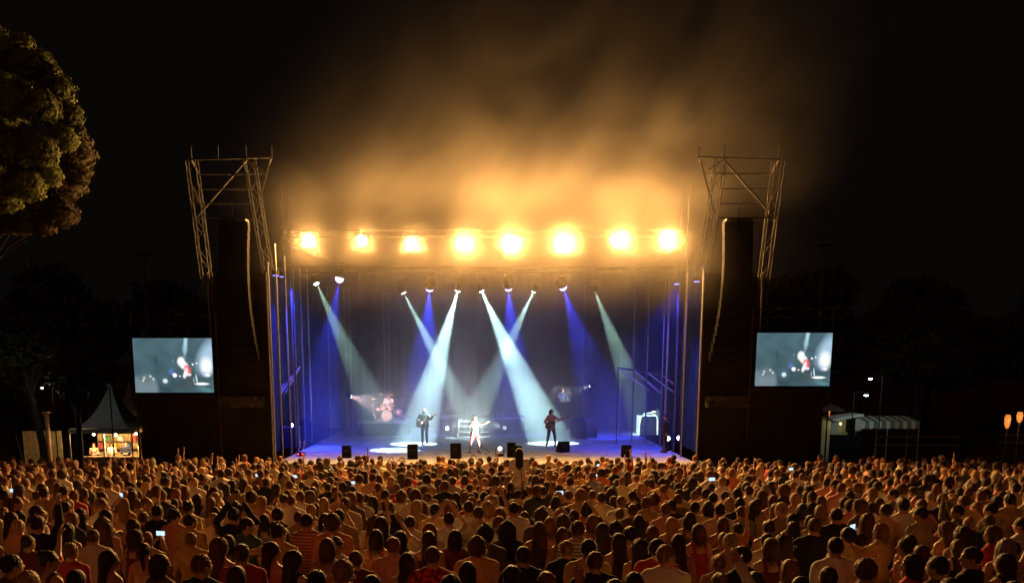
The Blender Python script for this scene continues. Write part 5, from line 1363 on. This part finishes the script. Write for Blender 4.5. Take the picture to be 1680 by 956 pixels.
# the people farther off, joined as one mass
def lod(sex, style, kind, low, aR, aL):
    B = Body(sex, aR, aL); lo, hi = bbox(B); vx = .047
    st2 = 'short' if style == 'cap' else style
    fs = [lambda p: B.skin(p, True), lambda p: hairf(st2, p, 0) - .006, lambda p: B.top(p, kind) - .006, lambda p: B.low(p, low) - .004]
    V, Q = surf(lambda p: np.minimum.reduce([f(p) for f in fs]), lo, hi, vx)
    reg = np.argmin(np.stack([f(V) for f in fs]), 0); return V * B.k, Q, reg
lods = [lod(*a) for a in (('m', 'short', 'tee', 'trousers', 'down', 'down'), ('m', 'short', 'tee', 'shorts', 'front', 'front'), ('f', 'long', 'tank', 'dress', 'front', 'front'), ('f', 'bob', 'tee', 'trousers', 'down', 'down'), ('m', 'curly', 'shirt', 'trousers', 'front', 'down'), ('f', 'wavy', 'straps', 'shorts', 'down', 'down'), ('f', 'bun', 'tank', 'dress', 'down', 'front'), ('f', 'long', 'tee', 'trousers', 'phone', 'phone'), ('m', 'buzz', 'tee', 'trousers', 'down', 'down'), ('m', 'short', 'tee', 'trousers', 'wave', 'down'), ('f', 'bob', 'straps', 'dress', 'clap', 'clap'), ('m', 'short', 'shirt', 'trousers', 'hip', 'down'))]
wts = [13, 13, 11, 11, 7, 8, 9, 1.6, 9, 3, 3, 3]
VV, QQ, CC = [], [], []; n0 = 0; far_ph = []
for (x, y) in rest:
    if math.hypot(x - c.x, y - Yw) < .45: continue
    i = pick(list(zip(range(12), wts))); V, Q, reg = lods[i]
    a = math.atan2(-(.25 * x - x), 38 - y) + r.gauss(0, .4); s_ = r.uniform(.89, 1.06)
    ca, sa = math.cos(a), math.sin(a); W = V * s_; W = np.stack([W[:, 0] * ca - W[:, 1] * sa + x, W[:, 0] * sa + W[:, 1] * ca + y, W[:, 2] + gz(y)], 1)
    top_ = TC[pick(tcs)]; pal = np.array([SK[r.choice('lmt')], HC[pick(hcs)], top_, top_ if i in (2, 6, 10) else TC[r.choice(['navy', 'black', 'grey', 'blue'])]])
    VV.append(W); QQ.append(Q + n0); CC.append(pal[reg]); n0 += len(V)
    if i == 7 and len(far_ph) < 13: far_ph.append((x, y, a, s_))
if VV:
    me = to_mesh('crowd', np.concatenate(VV), np.concatenate(QQ), [CROWDM], np.concatenate(CC))
    tag(link('crowd', me), 'dense mass of concert goers between the near people and the stage', None, None, 'stuff')
for k, (x, y, a, s_) in enumerate(far_ph):
    px = proj((x, y, gz(y) + 1.6))[0]; c_ = next(n for (l, n) in colm if px < l)
    lb_ = (c_, int((y - 13) / 4.7))
    if lb_ in seen: continue
    seen[lb_] = 1
    t = thing('phone', (x, y, gz(y)), 'tiny glowing phone far off, %s, %s' % (c_, ['nearest', 'one third back', 'halfway back', 'near stage'][min(3, max(0, int((y - 13) / 4.7)))]), 'phone', 'phones glowing far off in the crowd'); t.rotation_euler = (0, 0, a); t.scale = (.945 * s_,) * 3
    MB().box((0, .45, 1.66), (.165, .01, .085)).build('case', BLK, t); MB().box((0, .443, 1.66), (.155, .003, .078)).build('display', PHONE, t)
print('people', len(people), 'rest', len(rest), 'verts', n0)
